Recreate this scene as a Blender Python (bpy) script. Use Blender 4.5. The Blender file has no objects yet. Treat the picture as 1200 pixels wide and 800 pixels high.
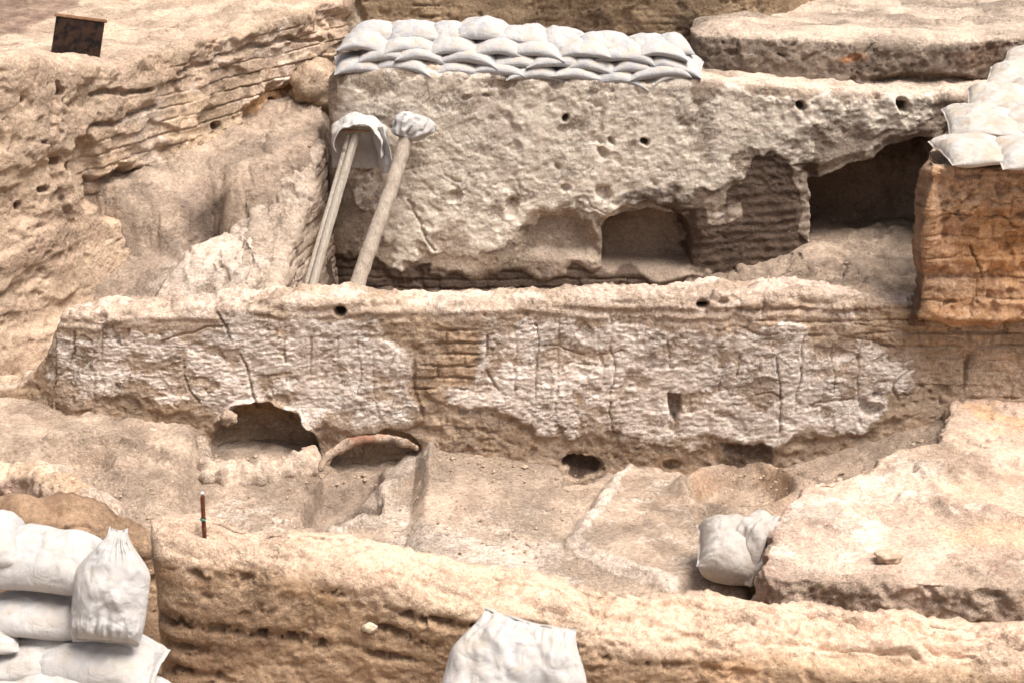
import bpy, math, random
import numpy as np
from math import radians as R
random.seed(5)
C = bpy.context.scene.collection
# ------------------------------------------------------------------ camera model (photo pixels 1200 x 800)
CZ, PITCH, F = 4.9, R(20.0), 1960.0
cp, sp = math.cos(PITCH), math.sin(PITCH)
def _dir(px, py):
    t = (400-py)/F; r = (px-600)/F
    return r, cp+t*sp, -sp+t*cp
def hy(px, py, Y):
    a, b, c = _dir(px, py); k = Y/b
    return (a*k, Y, CZ+c*k)
def hz(px, py, z):
    a, b, c = _dir(px, py); k = (z-CZ)/c
    return (a*k, b*k, z)
def proj(P):
    x, y, z = P[..., 0], P[..., 1], P[..., 2]-CZ
    d = np.maximum(y*cp - z*sp, .05); v = y*sp+z*cp
    return 600+F*x/d, 400-F*v/d
# ------------------------------------------------------------------ numpy noise
def _h(ix, iy, iz, seed):
    n = (ix*374761393 + iy*668265263 + iz*2147483647*3 + seed*974634777) & 0xffffffff
    n = ((n ^ (n >> 13))*1274126177) & 0xffffffff
    n = ((n ^ (n >> 16))*2246822519) & 0xffffffff
    return n ^ (n >> 15)
def noise(P, sc=1.0, seed=0):
    sc = np.asarray(sc, float)
    Q = P*sc + seed*17.31
    I = np.floor(Q).astype(np.int64); f = Q-I
    u = f*f*f*(f*(f*6-15)+10)
    out = 0
    for dx in (0, 1):
        wx = u[..., 0] if dx else 1-u[..., 0]
        for dy in (0, 1):
            wy = u[..., 1] if dy else 1-u[..., 1]
            for dz in (0, 1):
                wz = u[..., 2] if dz else 1-u[..., 2]
                h = _h(I[..., 0]+dx, I[..., 1]+dy, I[..., 2]+dz, seed)
                g = ((h & 1023)/511.5-1)*(f[..., 0]-dx) + (((h >> 10) & 1023)/511.5-1)*(f[..., 1]-dy) + (((h >> 20) & 1023)/511.5-1)*(f[..., 2]-dz)
                out = out + wx*wy*wz*g
    return out*1.5
def fbm(P, sc=1.0, seed=0, o=4, g=.5):
    s = 0; a = 1
    for k in range(o):
        s = s+a*noise(P, np.asarray(sc)*2**k, seed+k*7); a *= g
    return s
def ridge(P, sc=1.0, seed=0, o=3):
    s = 0; a = 1
    for k in range(o):
        s = s+a*(1-np.abs(noise(P, np.asarray(sc)*2**k, seed+k*5))*2.2); a *= .5
    return s/1.75
def sst(a, b, x):
    t = np.clip((x-a)/(b-a), 0, 1); return t*t*(3-2*t)
def lerp(a, b, t): return a+(b-a)*t
def hash1(i, seed=0): return (_h(i.astype(np.int64), i.astype(np.int64)*0+3, i.astype(np.int64)*0+9, seed) & 65535)/65535.0
def seg_d(x, y, pts):
    d = np.full(x.shape, 1e9)
    for (x0, y0), (x1, y1) in zip(pts[:-1], pts[1:]):
        dx, dy = x1-x0, y1-y0; L = dx*dx+dy*dy+1e-12
        t = np.clip(((x-x0)*dx+(y-y0)*dy)/L, 0, 1)
        d = np.minimum(d, np.hypot(x-x0-t*dx, y-y0-t*dy))
    return d
def poly_sd(x, y, pts):          # positive inside
    d = seg_d(x, y, list(pts)+[pts[0]])
    ins = np.zeros(x.shape, bool)
    n = len(pts)
    for i in range(n):
        x0, y0 = pts[i]; x1, y1 = pts[(i+1) % n]
        if y0 == y1: continue
        c = ((y0 > y) != (y1 > y)) & (x < (x1-x0)*(y-y0)/(y1-y0)+x0)
        ins ^= c
    return np.where(ins, d, -d)
class Ctx:                        # a surface being shaped: world points + their place on the photo
    def __init__(s, P):
        s.P = P; s.px, s.py = proj(P)
        s.wx = fbm(P, 3.3, 101, 4); s.wy = fbm(P, 3.3, 211, 4)
        s.Z = {k: np.zeros(P.shape[:-1]) for k in 'plaster orange dark pale brick stain'.split()}
    def poly(s, pts, soft=4, warp=10): return sst(-soft, soft, poly_sd(s.px+warp*s.wx, s.py+warp*s.wy, pts))
    def line(s, pts, w=2.5, warp=5): return 1-sst(w*.35, w, seg_d(s.px+warp*s.wx, s.py+warp*s.wy, pts))
    def ell(s, cx, cy, rx, ry, soft=.25, warp=3):
        r = np.hypot((s.px+warp*s.wx-cx)/rx, (s.py+warp*s.wy-cy)/ry); return 1-sst(1-soft, 1+soft, r)
    def add(s, k, m): s.Z[k] = np.maximum(s.Z[k], m)
    def cut(s, k, m): s.Z[k] = s.Z[k]*(1-m)
# ------------------------------------------------------------------ materials
def srgb(h):
    v = [int(h[i:i+2], 16)/255 for i in (0, 2, 4)]
    return tuple((c/12.92 if c <= .04045 else ((c+.055)/1.055)**2.4) for c in v)+(1,)
class NT:
    def __init__(s, name):
        s.m = bpy.data.materials.new(name); s.m.use_nodes = True; s.t = s.m.node_tree; s.n = s.t.nodes
        s.b = s.n['Principled BSDF']; s.b.inputs['Specular IOR Level'].default_value = .15
        s.co = s.n.new('ShaderNodeTexCoord').outputs['Object']
    def L(s, a, b): s.t.links.new(a, b)
    def noise(s, sc, det=6, rough=.6, dist=0., stretch=None):
        n = s.n.new('ShaderNodeTexNoise'); n.inputs['Scale'].default_value = sc; n.inputs['Detail'].default_value = det
        n.inputs['Roughness'].default_value = rough; n.inputs['Distortion'].default_value = dist
        co = s.co
        if stretch:
            mp = s.n.new('ShaderNodeMapping'); mp.inputs['Scale'].default_value = stretch; s.L(co, mp.inputs[0]); co = mp.outputs[0]
        s.L(co, n.inputs['Vector']); return n.outputs['Fac']
    def voro(s, sc, feat='F1', rnd=1.):
        n = s.n.new('ShaderNodeTexVoronoi'); n.feature = feat; n.inputs['Scale'].default_value = sc; n.inputs['Randomness'].default_value = rnd
        s.L(s.co, n.inputs['Vector']); return n.outputs
    def ramp(s, v, a, b, lo=0., hi=1.):
        n = s.n.new('ShaderNodeMapRange'); n.interpolation_type = 'SMOOTHSTEP'
        s.L(v, n.inputs[0])
        for i, q in enumerate((a, b, lo, hi)): n.inputs[i+1].default_value = q
        return n.outputs[0]
    def math(s, op, a, b=None, c=None):
        n = s.n.new('ShaderNodeMath'); n.operation = op
        for i, q in enumerate((a, b, c)):
            if q is None: continue
            if isinstance(q, (int, float)): n.inputs[i].default_value = q
            else: s.L(q, n.inputs[i])
        return n.outputs[0]
    def mix(s, f, a, b, mode='MIX'):
        n = s.n.new('ShaderNodeMix'); n.data_type = 'RGBA'; n.blend_type = mode
        for i, q in ((0, f), (6, a), (7, b)):
            if isinstance(q, (int, float)): n.inputs[i].default_value = q
            elif isinstance(q, tuple): n.inputs[i].default_value = q
            else: s.L(q, n.inputs[i])
        return n.outputs[2]
    def grey(s, v):
        n = s.n.new('ShaderNodeCombineColor')
        for i in range(3): s.L(v, n.inputs[i])
        return n.outputs[0]
    def bump(s, h, dist, prev=None, st=1.):
        n = s.n.new('ShaderNodeBump'); n.inputs['Distance'].default_value = dist; n.inputs['Strength'].default_value = st
        s.L(h, n.inputs['Height'])
        if prev is not None: s.L(prev, n.inputs['Normal'])
        return n.outputs[0]
    def attr(s, name):
        n = s.n.new('ShaderNodeAttribute'); n.attribute_name = name
        q = s.n.new('ShaderNodeSeparateColor'); s.L(n.outputs['Color'], q.inputs[0]); return q.outputs
def earth(name, c1, c2, c3, plaster=('cdbfae', 'a99b8c'), orange='b07a48', dark='5f4d40', pale='d8c4ab', stain_shade='7d6a5e', rough=1., grain=1., spk=1., flake=.35, crack=.6):
    m = NT(name)
    A, B = m.attr('zone'), m.attr('zone_two')
    nl = m.noise(1.1, 4, .6, .4); nm = m.noise(6.5, 5, .68, .3); nf = m.noise(38, 4, .75); nh = m.noise(85, 2, .8); ng = m.noise(170, 3, .7)
    nstr = m.noise(5, 5, .65, .5, (1, 1, 4.5))
    def edged(v, k=.55): return m.ramp(m.math('ADD', v, m.math('MULTIPLY', m.math('SUBTRACT', m.math('ADD', m.math('MULTIPLY', nf, .6), m.math('MULTIPLY', nm, .6)), .6), k*2.2)), .3, .7)
    col = m.mix(m.ramp(nl, .35, .65), srgb(c1), srgb(c2))
    col = m.mix(m.ramp(nstr, .42, .7, 0, .8), col, srgb(c3))
    col = m.mix(.6, col, m.grey(m.ramp(m.noise(2.6, 6, .72, .6), .28, .72, .26, .62)), 'OVERLAY')
    def soft(v, a=.25, b=1.15): return m.ramp(m.math('ADD', v, m.math('MULTIPLY', m.math('SUBTRACT', m.math('ADD', m.math('MULTIPLY', nm, .7), m.math('MULTIPLY', nf, .3)), .5), m.math('MULTIPLY', m.ramp(v, .02, .3), 1.1))), a, b)
    col = m.mix(soft(A[1]), col, m.mix(m.ramp(nm, .35, .65), srgb(orange), m.mix(.5, srgb(orange), srgb(c1))))
    col = m.mix(m.math('MULTIPLY', soft(B[0], .15, 1.), .85), col, srgb(pale))
    pl = m.mix(m.ramp(m.noise(9, 6, .72, .6, (1, 1, 2.2)), .4, .62), srgb(plaster[1]), srgb(plaster[0]))
    flk = m.noise(17, 6, .8, 1.4, (1, 1, 2.8))
    pl = m.mix(m.ramp(flk, .46, .62, 0, flake), pl, m.mix(.45, srgb(c2), srgb(plaster[1])))
    pl = m.mix(m.ramp(flk, .44, .34, 0, .6*flake), pl, srgb('f0e9e0'))
    col = m.mix(m.math('ADD', m.math('MULTIPLY', edged(A[0], .7), .55), m.math('MULTIPLY', soft(A[0], .1, .9), .4)), col, pl)
    col = m.mix(m.math('MULTIPLY', soft(B[2]), .85), col, srgb(stain_shade))
    col = m.mix(m.math('MULTIPLY', edged(A[2]), .92), col, srgb(dark))
    # grain of the soil, chaff and grit
    col = m.mix(.8*grain, col, m.grey(m.ramp(nf, .25, .75, .28, .62)), 'OVERLAY')
    col = m.mix(.45*grain, col, m.grey(m.ramp(ng, .25, .75, .28, .66)), 'OVERLAY')
    patch = m.ramp(m.noise(1.7, 4, .65), .4, .62, .18, 1.)
    col = m.mix(m.math('MULTIPLY', patch, .5*grain), col, m.grey(m.ramp(nh, .3, .7, .3, .64)), 'OVERLAY')
    v = m.voro(46); v2 = m.voro(27)
    w = m.math('MULTIPLY', m.ramp(v['Distance'], .16, .08), m.ramp(m.noise(7, 2), .5, .62))
    col = m.mix(m.math('MULTIPLY', w, .5*spk), col, srgb('e2d6c6'))
    w2 = m.math('MULTIPLY', m.ramp(v2['Distance'], .13, .06), m.ramp(m.noise(5, 2), .52, .6))
    col = m.mix(m.math('MULTIPLY', w2, .55*spk), col, srgb('4a3a30'))
    m.L(col, m.b.inputs['Base Color']); m.b.inputs['Roughness'].default_value = .95
    cv = m.n.new('ShaderNodeTexVoronoi'); cv.feature = 'DISTANCE_TO_EDGE'; cv.inputs['Scale'].default_value = 3.4
    dn = m.n.new('ShaderNodeTexNoise'); dn.inputs['Scale'].default_value = 4.5; dn.inputs['Detail'].default_value = 6; dn.inputs['Roughness'].default_value = .7; m.L(m.co, dn.inputs['Vector'])
    vm = m.n.new('ShaderNodeVectorMath'); vm.operation = 'MULTIPLY_ADD'; m.L(dn.outputs['Color'], vm.inputs[0]); vm.inputs[1].default_value = (.5, .5, .5); m.L(m.co, vm.inputs[2]); m.L(vm.outputs[0], cv.inputs['Vector'])
    ck = m.math('MULTIPLY', m.ramp(cv.outputs['Distance'], .022, .004), m.ramp(m.noise(1.9, 3, .6), .5, .6))
    col = m.mix(m.math('MULTIPLY', ck, .6*crack), col, m.mix(.6, srgb(dark), srgb(c2)))
    m.L(col, m.b.inputs['Base Color'])
    b = m.bump(m.math('MULTIPLY', m.noise(26, 4, .75), patch), .04*rough)
    b = m.bump(m.math('MULTIPLY', ck, -1.), .012*crack, b)
    b = m.bump(m.math('MULTIPLY', m.noise(70, 3, .75), patch), .014*rough, b)
    b = m.bump(ng, .006*rough, b)
    b = m.bump(m.ramp(v2['Distance'], .05, .3), .004*rough, b)
    m.L(b, m.b.inputs['Normal'])
    return m.m
M = {}
M['central'] = earth('cracked_plaster_wall', 'b39b86', 'a1886f', 'bba590', ('ebe2d8', 'cfc0b3'), 'b08c62', '54443a', 'd4bfad', 'a08c7a', .5, flake=.7, crack=.6)
M['back'] = earth('old_plaster_wall', 'b3a190', 'a69380', '9a8777', ('e6dccd', 'd4c7b7'), 'a8845c', '5a4a3f', 'd0bba8', '958170', .5, flake=.4, crack=.7)
M['left'] = earth('brick_course_wall', 'c8b097', 'bca388', 'cfb9a0', ('ddcfbf', 'ccb9a7'), 'c59a68', '7f6658', 'ceb9a7', 'ab9281')
M['far'] = earth('far_wall_earth', 'a78f74', 'b39b7e', '8f7860', ('d8ccba', 'b8a996'), 'b08a5c', '5c4a3d', 'd3c0a6', '85705e')
M['block'] = earth('earth_block', '9c8b7b', '8f7d6e', 'a39280', ('d8ccba', 'b8a996'), 'b2764a', '5c4c42', 'cdb9a5', '7d6c60')
M['orange'] = earth('burnt_brick_wall', 'c79f7a', 'bd9068', 'd6b696', ('dcc4a6', 'c9a98a'), 'c4905e', '6b4a36', 'd8bfa4', '8d7766')
M['front'] = earth('rough_brick_wall', 'bc9f83', 'b09274', 'c8ab8e', ('dcc4a6', 'c9a98a'), 'c2946a', '775b48', 'd4bca4', '8c7058', .7)
M['platform'] = earth('platform_plaster', 'd6c1ac', 'c8b19a', 'bea794', ('e0d2c2', 'd2c1af'), 'd0a06a', '7a6556', 'd6bc9c', 'ab9684')
M['ground'] = earth('excavated_soil', 'bba591', 'af9884', 'c4af9a', ('d8cabb', 'c8b7a6'), 'b98e6a', '5f4e43', 'd4bda8', '978475', 1.1)
M['oven'] = earth('fired_clay', 'c4ac96', 'b39880', 'cdb9a4', ('d8c8b6', 'c0ad9a'), '95634a', '332824', 'd9c4ac', '8a5a40')
def cloth_mat(name, c1, c2, dirt, amt=.5, top=True):
    m = NT(name)
    nl = m.noise(4.2, 5, .65, .5); nm = m.noise(14, 5, .7)
    col = m.mix(m.ramp(nl, .35, .7), srgb(c1), srgb(c2))
    d = m.ramp(m.math('ADD', m.math('MULTIPLY', nl, .6), m.math('MULTIPLY', nm, .5)), .4, .85, 0, amt*.8)
    if top:                                   # wind-blown soil settles on upward faces of the sacks
        g = m.n.new('ShaderNodeNewGeometry'); sx = m.n.new('ShaderNodeSeparateXYZ'); m.L(g.outputs['True Normal'], sx.inputs[0])
        d = m.math('MULTIPLY', d, m.ramp(sx.outputs[2], .1, .8, .25, 1.))
    col = m.mix(d, col, srgb(dirt))
    w = m.n.new('ShaderNodeTexBrick'); w.inputs['Scale'].default_value = 70; m.L(m.co, w.inputs['Vector'])
    m.L(col, m.b.inputs['Base Color']); m.b.inputs['Roughness'].default_value = .75
    b = m.bump(m.noise(9, 4, .5, 2.0), .013); b = m.bump(m.noise(240, 2, .5), .0015, b); b = m.bump(w.outputs['Fac'], .0006, b)
    m.L(b, m.b.inputs['Normal'])
    return m.m
M['bag_far'] = cloth_mat('grey_white_sacking', 'a9a9ab', 'bdbbba', 'bda585', 1.)
M['bag_near'] = cloth_mat('white_woven_sacking', 'bab7b5', 'c3c0bc', 'a8937a', 1.05)
M['bag_top'] = cloth_mat('dusty_cream_sacking', 'bdb8b2', 'b8b0a6', 'b0977a', .95)
M['sack'] = cloth_mat('soiled_sacking', 'bcb4ac', 'b0a69d', '94806c', .6, False)
def wood_mat(name, a, b_, c):
    m = NT(name)
    g = m.noise(6, 6, .65, .3, (9, 9, .6)); f = m.noise(30, 4, .7, 0, (6, 6, .5))
    col = m.mix(m.ramp(g, .38, .62), srgb(a), srgb(b_)); col = m.mix(m.ramp(f, .5, .66, 0, .9), col, srgb(c)); kv = m.voro(5.5)['Distance']; col = m.mix(m.ramp(kv, .16, .06, 0, .75), col, srgb('5e4c3c')); col = m.mix(m.ramp(m.noise(3, 4, .6), .5, .75, 0, .6), col, srgb('8c7a68'))
    m.L(col, m.b.inputs['Base Color']); m.b.inputs['Roughness'].default_value = .8
    m.L(m.bump(f, .006, m.bump(g, .01)), m.b.inputs['Normal']); return m.m
M['plank'] = wood_mat('weathered_plank', 'b9ad9e', 'c8beb0', '8a7a68')
M['log'] = wood_mat('weathered_log', 'a8998a', 'beb0a0', '7d6c5e')
def plain(name, c1, c2, sc, rough=.7, metal=0.):
    m = NT(name); n = m.noise(sc, 6, .7)
    m.L(m.mix(m.ramp(n, .4, .62), srgb(c1), srgb(c2)), m.b.inputs['Base Color'])
    m.b.inputs['Roughness'].default_value = rough; m.b.inputs['Metallic'].default_value = metal
    m.L(m.bump(n, .004), m.b.inputs['Normal']); return m.m
M['rust'] = plain('rusty_iron', '5a3526', '7a4a32', 40, .8, .3)
M['char'] = plain('blackened_sheet', '14100e', '3a281e', 11, .6)
M['whitecap'] = plain('white_cap', 'e6e2dc', 'd2cabf', 30)
M['string'] = plain('green_string', '3f8a78', '56a08c', 60)
M['bluestring'] = plain('blue_stitching', '3f8fc0', '62a9cf', 60)
M['red'] = plain('red_thread', 'c23a30', 'a83228', 60)
M['grit'] = plain('tan_grit', 'b8a28c', '9a8470', 20, .9)
M['stone'] = plain('pale_stone', 'cdbda8', 'bcaa94', 9, .85)
M['darkboard'] = plain('brown_board', '7a5c44', '94745a', 14, .85)
M['yellow'] = plain('yellow_plastic', 'd8a020', 'c89018', 20)
# ------------------------------------------------------------------ object helpers
def tag(o, label=None, cat=None, group=None, kind=None):
    for k, v in (('label', label), ('category', cat), ('group', group), ('kind', kind)):
        if v: o[k] = v
    return o
def empty(name, loc, label, cat, group=None):
    o = bpy.data.objects.new(name, None); o.empty_display_size = .1; C.objects.link(o); o.location = loc
    return tag(o, label, cat, group)
def grid_faces(ns, nt, close_t=False, close_s=False):
    i = np.arange(ns if close_s else ns-1)[:, None]; j = np.arange(nt if close_t else nt-1)[None, :]
    i2 = (i+1) % ns; j2 = (j+1) % nt
    return np.stack([i*nt+j, i2*nt+j, i2*nt+j2, i*nt+j2], -1).reshape(-1, 4)
def mesh_obj(name, V, Fq, mat, origin=(0, 0, 0), zones=None, parent=None, smooth=True, tris=None):
    V = np.asarray(V, np.float32).reshape(-1, 3)-np.asarray(origin, np.float32)
    me = bpy.data.meshes.new(name); Fq = np.asarray(Fq, np.int32).reshape(-1, 4)
    nt = 0 if tris is None else len(tris)
    me.vertices.add(len(V)); me.vertices.foreach_set('co', V.ravel())
    li = Fq.ravel(); st = np.arange(len(Fq))*4
    if nt:
        li = np.concatenate([li, np.asarray(tris, np.int32).ravel()]); st = np.concatenate([st, len(Fq)*4+np.arange(nt)*3])
    me.loops.add(len(li)); me.loops.foreach_set('vertex_index', li.astype(np.int32))
    me.polygons.add(len(st)); me.polygons.foreach_set('loop_start', st.astype(np.int32))
    me.update(calc_edges=True); me.validate()
    me.polygons.foreach_set('use_smooth', np.full(len(me.polygons), smooth))
    if zones is not None:
        for nm, ks in (('zone', ('plaster', 'orange', 'dark')), ('zone_two', ('pale', 'brick', 'stain_shade'))):
            a = me.attributes.new(nm, 'FLOAT_COLOR', 'POINT')
            col = np.ones((len(V), 4), np.float32)
            for q, k in enumerate(ks): col[:, q] = np.clip(zones[k].ravel(), 0, 1)
            a.data.foreach_set('color', col.ravel())
    me.materials.append(mat)
    o = bpy.data.objects.new(name, me); C.objects.link(o)
    if parent is not None: o.parent = parent
    else: o.location = origin
    return o
def gnormals(P):
    ds = np.gradient(P, axis=0); dt = np.gradient(P, axis=1)
    n = np.cross(ds, dt); return n/(np.linalg.norm(n, axis=-1, keepdims=True)+1e-9)
def catmull(cps, n_per=24):
    c = np.array(cps, float); c = np.vstack([2*c[0]-c[1], c, 2*c[-1]-c[-2]]); out = []
    for i in range(1, len(c)-2):
        t = np.linspace(0, 1, n_per, endpoint=False)[:, None]; a, b, d, e = c[i-1], c[i], c[i+1], c[i+2]
        out.append(.5*(2*b+(d-a)*t+(2*a-5*b+4*d-e)*t*t+(3*b-a-3*d+e)*t**3))
    out.append(c[-2][None]); return np.vstack(out)
def wall(name, label, path, mat, shape, ds=.012, dz=.012, r=.07, batter=.06, ends=(.25, .25), bv=None, cat='wall', topstep=.02, group=None, backs=None):
    """a mud wall: path rows are (x, y, z_base, z_top, thickness) along its front face, left to right"""
    c = catmull(path); seg = np.hypot(np.diff(c[:, 0]), np.diff(c[:, 1])); S = np.concatenate([[0], np.cumsum(seg)]); Lt = S[-1]
    s = np.arange(0, Lt, ds)
    k = 14; q = (np.linspace(0, 1, k)**2.2)
    s = np.unique(np.concatenate([q*ends[0], s[(s > ends[0]) & (s < Lt-ends[1])], Lt-q*ends[1]]))
    s = s[np.concatenate([[True], np.diff(s) > 1e-4])]
    c = np.stack([np.interp(s, S, c[:, i]) for i in range(5)], 1)
    tan = np.gradient(c[:, :2], s, axis=0); tan /= np.linalg.norm(tan, axis=1, keepdims=True)
    nrm = np.stack([tan[:, 1], -tan[:, 0]], 1)
    back = -nrm*c[:, 4:5] if bv is None else np.repeat(np.array([bv]), len(s), 0)*c[:, 4:5]
    if backs is not None:
        t_ = np.linspace(0, 1, len(s)); bp = np.stack([np.interp(s/Lt, np.linspace(0, 1, len(path)), [q[i] for q in backs]) for i in (0, 1)], 1); back = bp-c[:, :2]
    th = np.linalg.norm(back, axis=1)
    e = np.ones(len(s))
    for E, d in ((ends[0], s), (ends[1], Lt-s)):
        x = np.clip(1-d/E, 0, 1); e *= (1-x**3)**(1/3)
    H = (c[:, 3]-c[:, 2]); hm = H.max(); nf = int(hm/dz); nto = max(6, int(th.mean()/topstep))
    # profile: (w, v) w=lateral 0 front..1 back ; v = height
    P = []
    rr = np.minimum(r, np.minimum(.45*th, .45*H))
    def add(latm, z): 
        w = latm/np.maximum(th, 1e-6); w = .5+(w-.5)*e
        P.append(np.stack([c[:, 0]+back[:, 0]*w, c[:, 1]+back[:, 1]*w, z], 1))
    for i in range(nf):
        v = i/nf; add(-batter*(1-v)**1.3, c[:, 2]+(H-rr)*v)
    for a in np.linspace(0, math.pi/2, max(4, int(r*1.6/dz))): add(rr*(1-math.cos(a)), c[:, 3]-rr*(1-math.sin(a)))
    for i in range(1, nto): add(lerp(rr, th-rr, i/nto), c[:, 3]+0*s)
    for a in np.linspace(0, math.pi/2, 5): add(th-rr*(1-math.sin(a)), c[:, 3]-rr*(1-math.cos(a)))
    for v in (.8, .5, .2, 0): add(th+batter*(1-v), c[:, 2]+(H-rr)*v)
    P = np.stack(P, 1)
    N = gnormals(P); X = Ctx(P); X.N = N; X.S = np.repeat(s[:, None], P.shape[1], 1); X.top = np.clip(N[..., 2], 0, 1); X.front = np.clip(-(N[..., 1]), 0, 1)
    X.h = (P[..., 2]-c[:, 2][:, None]); X.zt = c[:, 3][:, None]; X.dep = X.zt-P[..., 2]; X.T = np.arange(P.shape[1])[None, :]+np.zeros(P.shape[:2])
    d = shape(X); V = P+N*d[..., None]
    if hasattr(X, 'dz'): V[..., 2] += X.dz
    org = (float(c[:, 0].mean()), float(c[:, 1].mean()), float(c[:, 2].min()))
    o = mesh_obj(name, V, grid_faces(*P.shape[:2]), mat, org, X.Z)
    return tag(o, label, cat, group)
def rough(X, a=1., seed=0):
    P = X.P; k = .3+.9*sst(-.25, .45, fbm(P, 1.5, seed+21, 3)); t = (.35+.65*sst(-.2, .5, fbm(P, 2.3, seed+23, 3)))
    chip = np.floor(3*fbm(P, (3., 3., 4.5), seed+25, 4))/3             # spalled faces that break off in steps
    return a*(.045*fbm(P, .9, seed, 3)+.017*fbm(P, 4, seed+3, 4)*t+.009*fbm(P, 17, seed+5, 4)*k+.012*chip) - .022*a*sst(.36, .5, noise(P, 8, seed+9)) - .016*a*k*sst(.36, .5, noise(P, 23, seed+11))-.012*a*k*sst(.75, .95, ridge(P, (5, 5, 3), seed+13, 2))
def bricks(X, course=.095, length=.42, seed=0, wob=.02, mort=.014):
    """courses of mud brick: returns (relief, joint mask)"""
    S, z = X.S, X.P[..., 2]
    zz = (z+wob*fbm(X.P, 1.3, seed, 3)+.008*noise(X.P, 9, seed))/course
    i = np.floor(zz); fz = zz-i
    off = hash1(i, seed)*7.3; ln = length*(.8+.5*hash1(i, seed+2))
    uu = (S+.02*noise(X.P, 6, seed+8))/ln+off; j = np.floor(uu); fu = uu-j
    jz = 1-sst(mort*.4, mort, np.minimum(fz, 1-fz)*course); ju = 1-sst(mort*.3, mort*.8, np.minimum(fu, 1-fu)*ln)
    out = (hash1(i*57+j, seed+4)-.5)
    return out, np.maximum(jz, ju*.8), jz
# ================================================================== SETTING: the ground
def axis(lo, hi, parts, far):
    a = []
    for x0, x1, d in parts: a.append(np.arange(x0, x1, d))
    a.append([hi]); a = np.concatenate(a); g = [.05]
    while sum(g) < far: g.append(g[-1]*1.35)
    g = np.cumsum(g); return np.concatenate([lo-g[::-1], a, hi+g])
def line_y(x, pts): xs, ys = zip(*pts); return np.interp(x, xs, ys)
zc_pts = []
for px, py in ((-200, 470), (60, 492), (110, 497), (226, 500), (252, 526), (365, 530), (384, 552), (488, 548), (506, 524), (600, 534), (660, 545), (830, 551), (900, 546), (960, 528), (1010, 514), (1060, 500), (1110, 480), (1250, 474)):
    x, y, z = hy(px, py, 11.2); zc_pts.append((x, z))
def ground():
    xs = axis(-5.2, 5.2, ((-5.2, -3.6, .03), (-3.6, 3.6, .014), (3.6, 5.2, .03)), 700)
    ys = axis(6.2, 17.6, ((6.2, 8.6, .05), (8.6, 11.4, .012), (11.4, 12.6, .03), (12.6, 15.2, .02), (15.2, 17.6, .03)), 700)
    X, Y = np.meshgrid(xs, ys, indexing='ij'); P = np.stack([X, Y, 0*X], -1)
    wob = .12*fbm(P, 1.2, 3, 3); wob2 = .12*fbm(P, 1.2, 31, 3); fine = .05*fbm(P, 4, 71, 3)
    near = (np.abs(X) < 8) & (Y > 3) & (Y < 20)
    zc = line_y(X, zc_pts)
    z = zc*lerp(.45, 1., sst(9.3, 11.1, Y))
    # left of the central wall the ground climbs
    z = lerp(z, .2+.17*np.clip(Y-11, 0, 2), sst(-3.1, -3.5, X+wob)*sst(10.9, 11.5, Y))
    # the trench behind the central wall
    tr = 0*X-.05 + .42*sst(1.2, 3.2, X+wob)*sst(13.2, 14.6, Y) + .05*sst(14.2, 14.9, Y)
    tr = lerp(tr, .04+.5*np.clip(Y-13, -.3, 2), sst(-1.9, -2.6, X+wob))
    slab = poly_sd(X+wob*.6, Y+wob2*.6, [(-3.25, 12.0), (-3.02, 13.4), (-2.78, 13.95), (-2.5, 14.35), (-2.2, 14.6), (-1.85, 14.95), (-1.88, 14.4), (-1.86, 13.4), (-1.95, 12)])
    tr = lerp(tr, .56+.37*np.clip(Y-13.3, -1, 2)-.25*sst(-2.1, -1.5, X), sst(-.11, .1, slab+.7*fine))
    ex = line_y(X, [(-4, 13.9), (-3.2, 14.2), (-2.7, 14.36), (-2.25, 14.45), (-1.8, 14.62), (-1, 15.2)])
    led = sst(-.08, .08, Y-ex+wob2*.8+fine*1.3); tr = lerp(tr, 1.24+.11*np.clip(Y-14.2, 0, 4)+.04*(X+2.5), led*sst(-1.62, -1.84, X))
    z = lerp(z, tr, sst(11.45, 11.75, Y))
    z = lerp(z, 1.85, sst(16.2, 16.45, Y)*sst(-1.75, -1.5, X)); z = lerp(z, 2.0, sst(16.9, 17.6, Y))
    z = lerp(z, -.35, sst(7.35, 7.0, Y)); z = lerp(z, -.35, sst(4, 3, Y))
    lw = X-line_y(Y, [(10, -6.6), (13, -4.6), (14.3, -3.6), (17, -2.2), (19, -1.3)]); z = lerp(z, 2.1, sst(0, -.3, lw)*sst(10.5, 11.5, Y))
    z = lerp(z, 1.9, sst(4.7, 5.2, X)*sst(10.9, 11.3, Y)); z = lerp(z, 1.9, sst(5.5, 7, np.abs(X))*sst(8, 10, Y))
    P[..., 2] = z; c = Ctx(P); c.N = gnormals(P)
    Pf = P.copy(); room = sst(8.3, 8.6, Y)*sst(11.6, 11.4, Y)*(np.abs(X) < 4); tren = sst(11.4, 11.6, Y)*near
    dz = np.zeros_like(z)
    dz += (.02*fbm(P, 1.6, 5, 3)+.006*fbm(P, 9, 6, 3))*near
    kk = .3+sst(-.2, .4, fbm(P, 1.3, 54, 3)); dz += tren*.035*(np.floor(4*fbm(P, 1.9, 48, 4))/4); dz += tren*(.05*fbm(P, 2.6, 8, 5)+.018*fbm(P, 14, 9, 4)*kk-.04*sst(.3, .55, fbm(P, 3.6, 57, 3))-.03*sst(.8, 1, ridge(P, 2.2, 58, 3)))
    dz += room*(.012*fbm(P, 5, 59, 4)-.012*sst(.35, .5, noise(P, 13, 60)))*kk
    # the smooth trodden floor with its raised kerbs
    floorA = c.poly([(500, 528), (740, 545), (668, 640), (775, 690), (800, 740), (380, 740), (395, 628), (440, 580)], 8, 14)
    dz += room*(.01*fbm(P, 12, 15, 3))*(1-.8*floorA)
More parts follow.
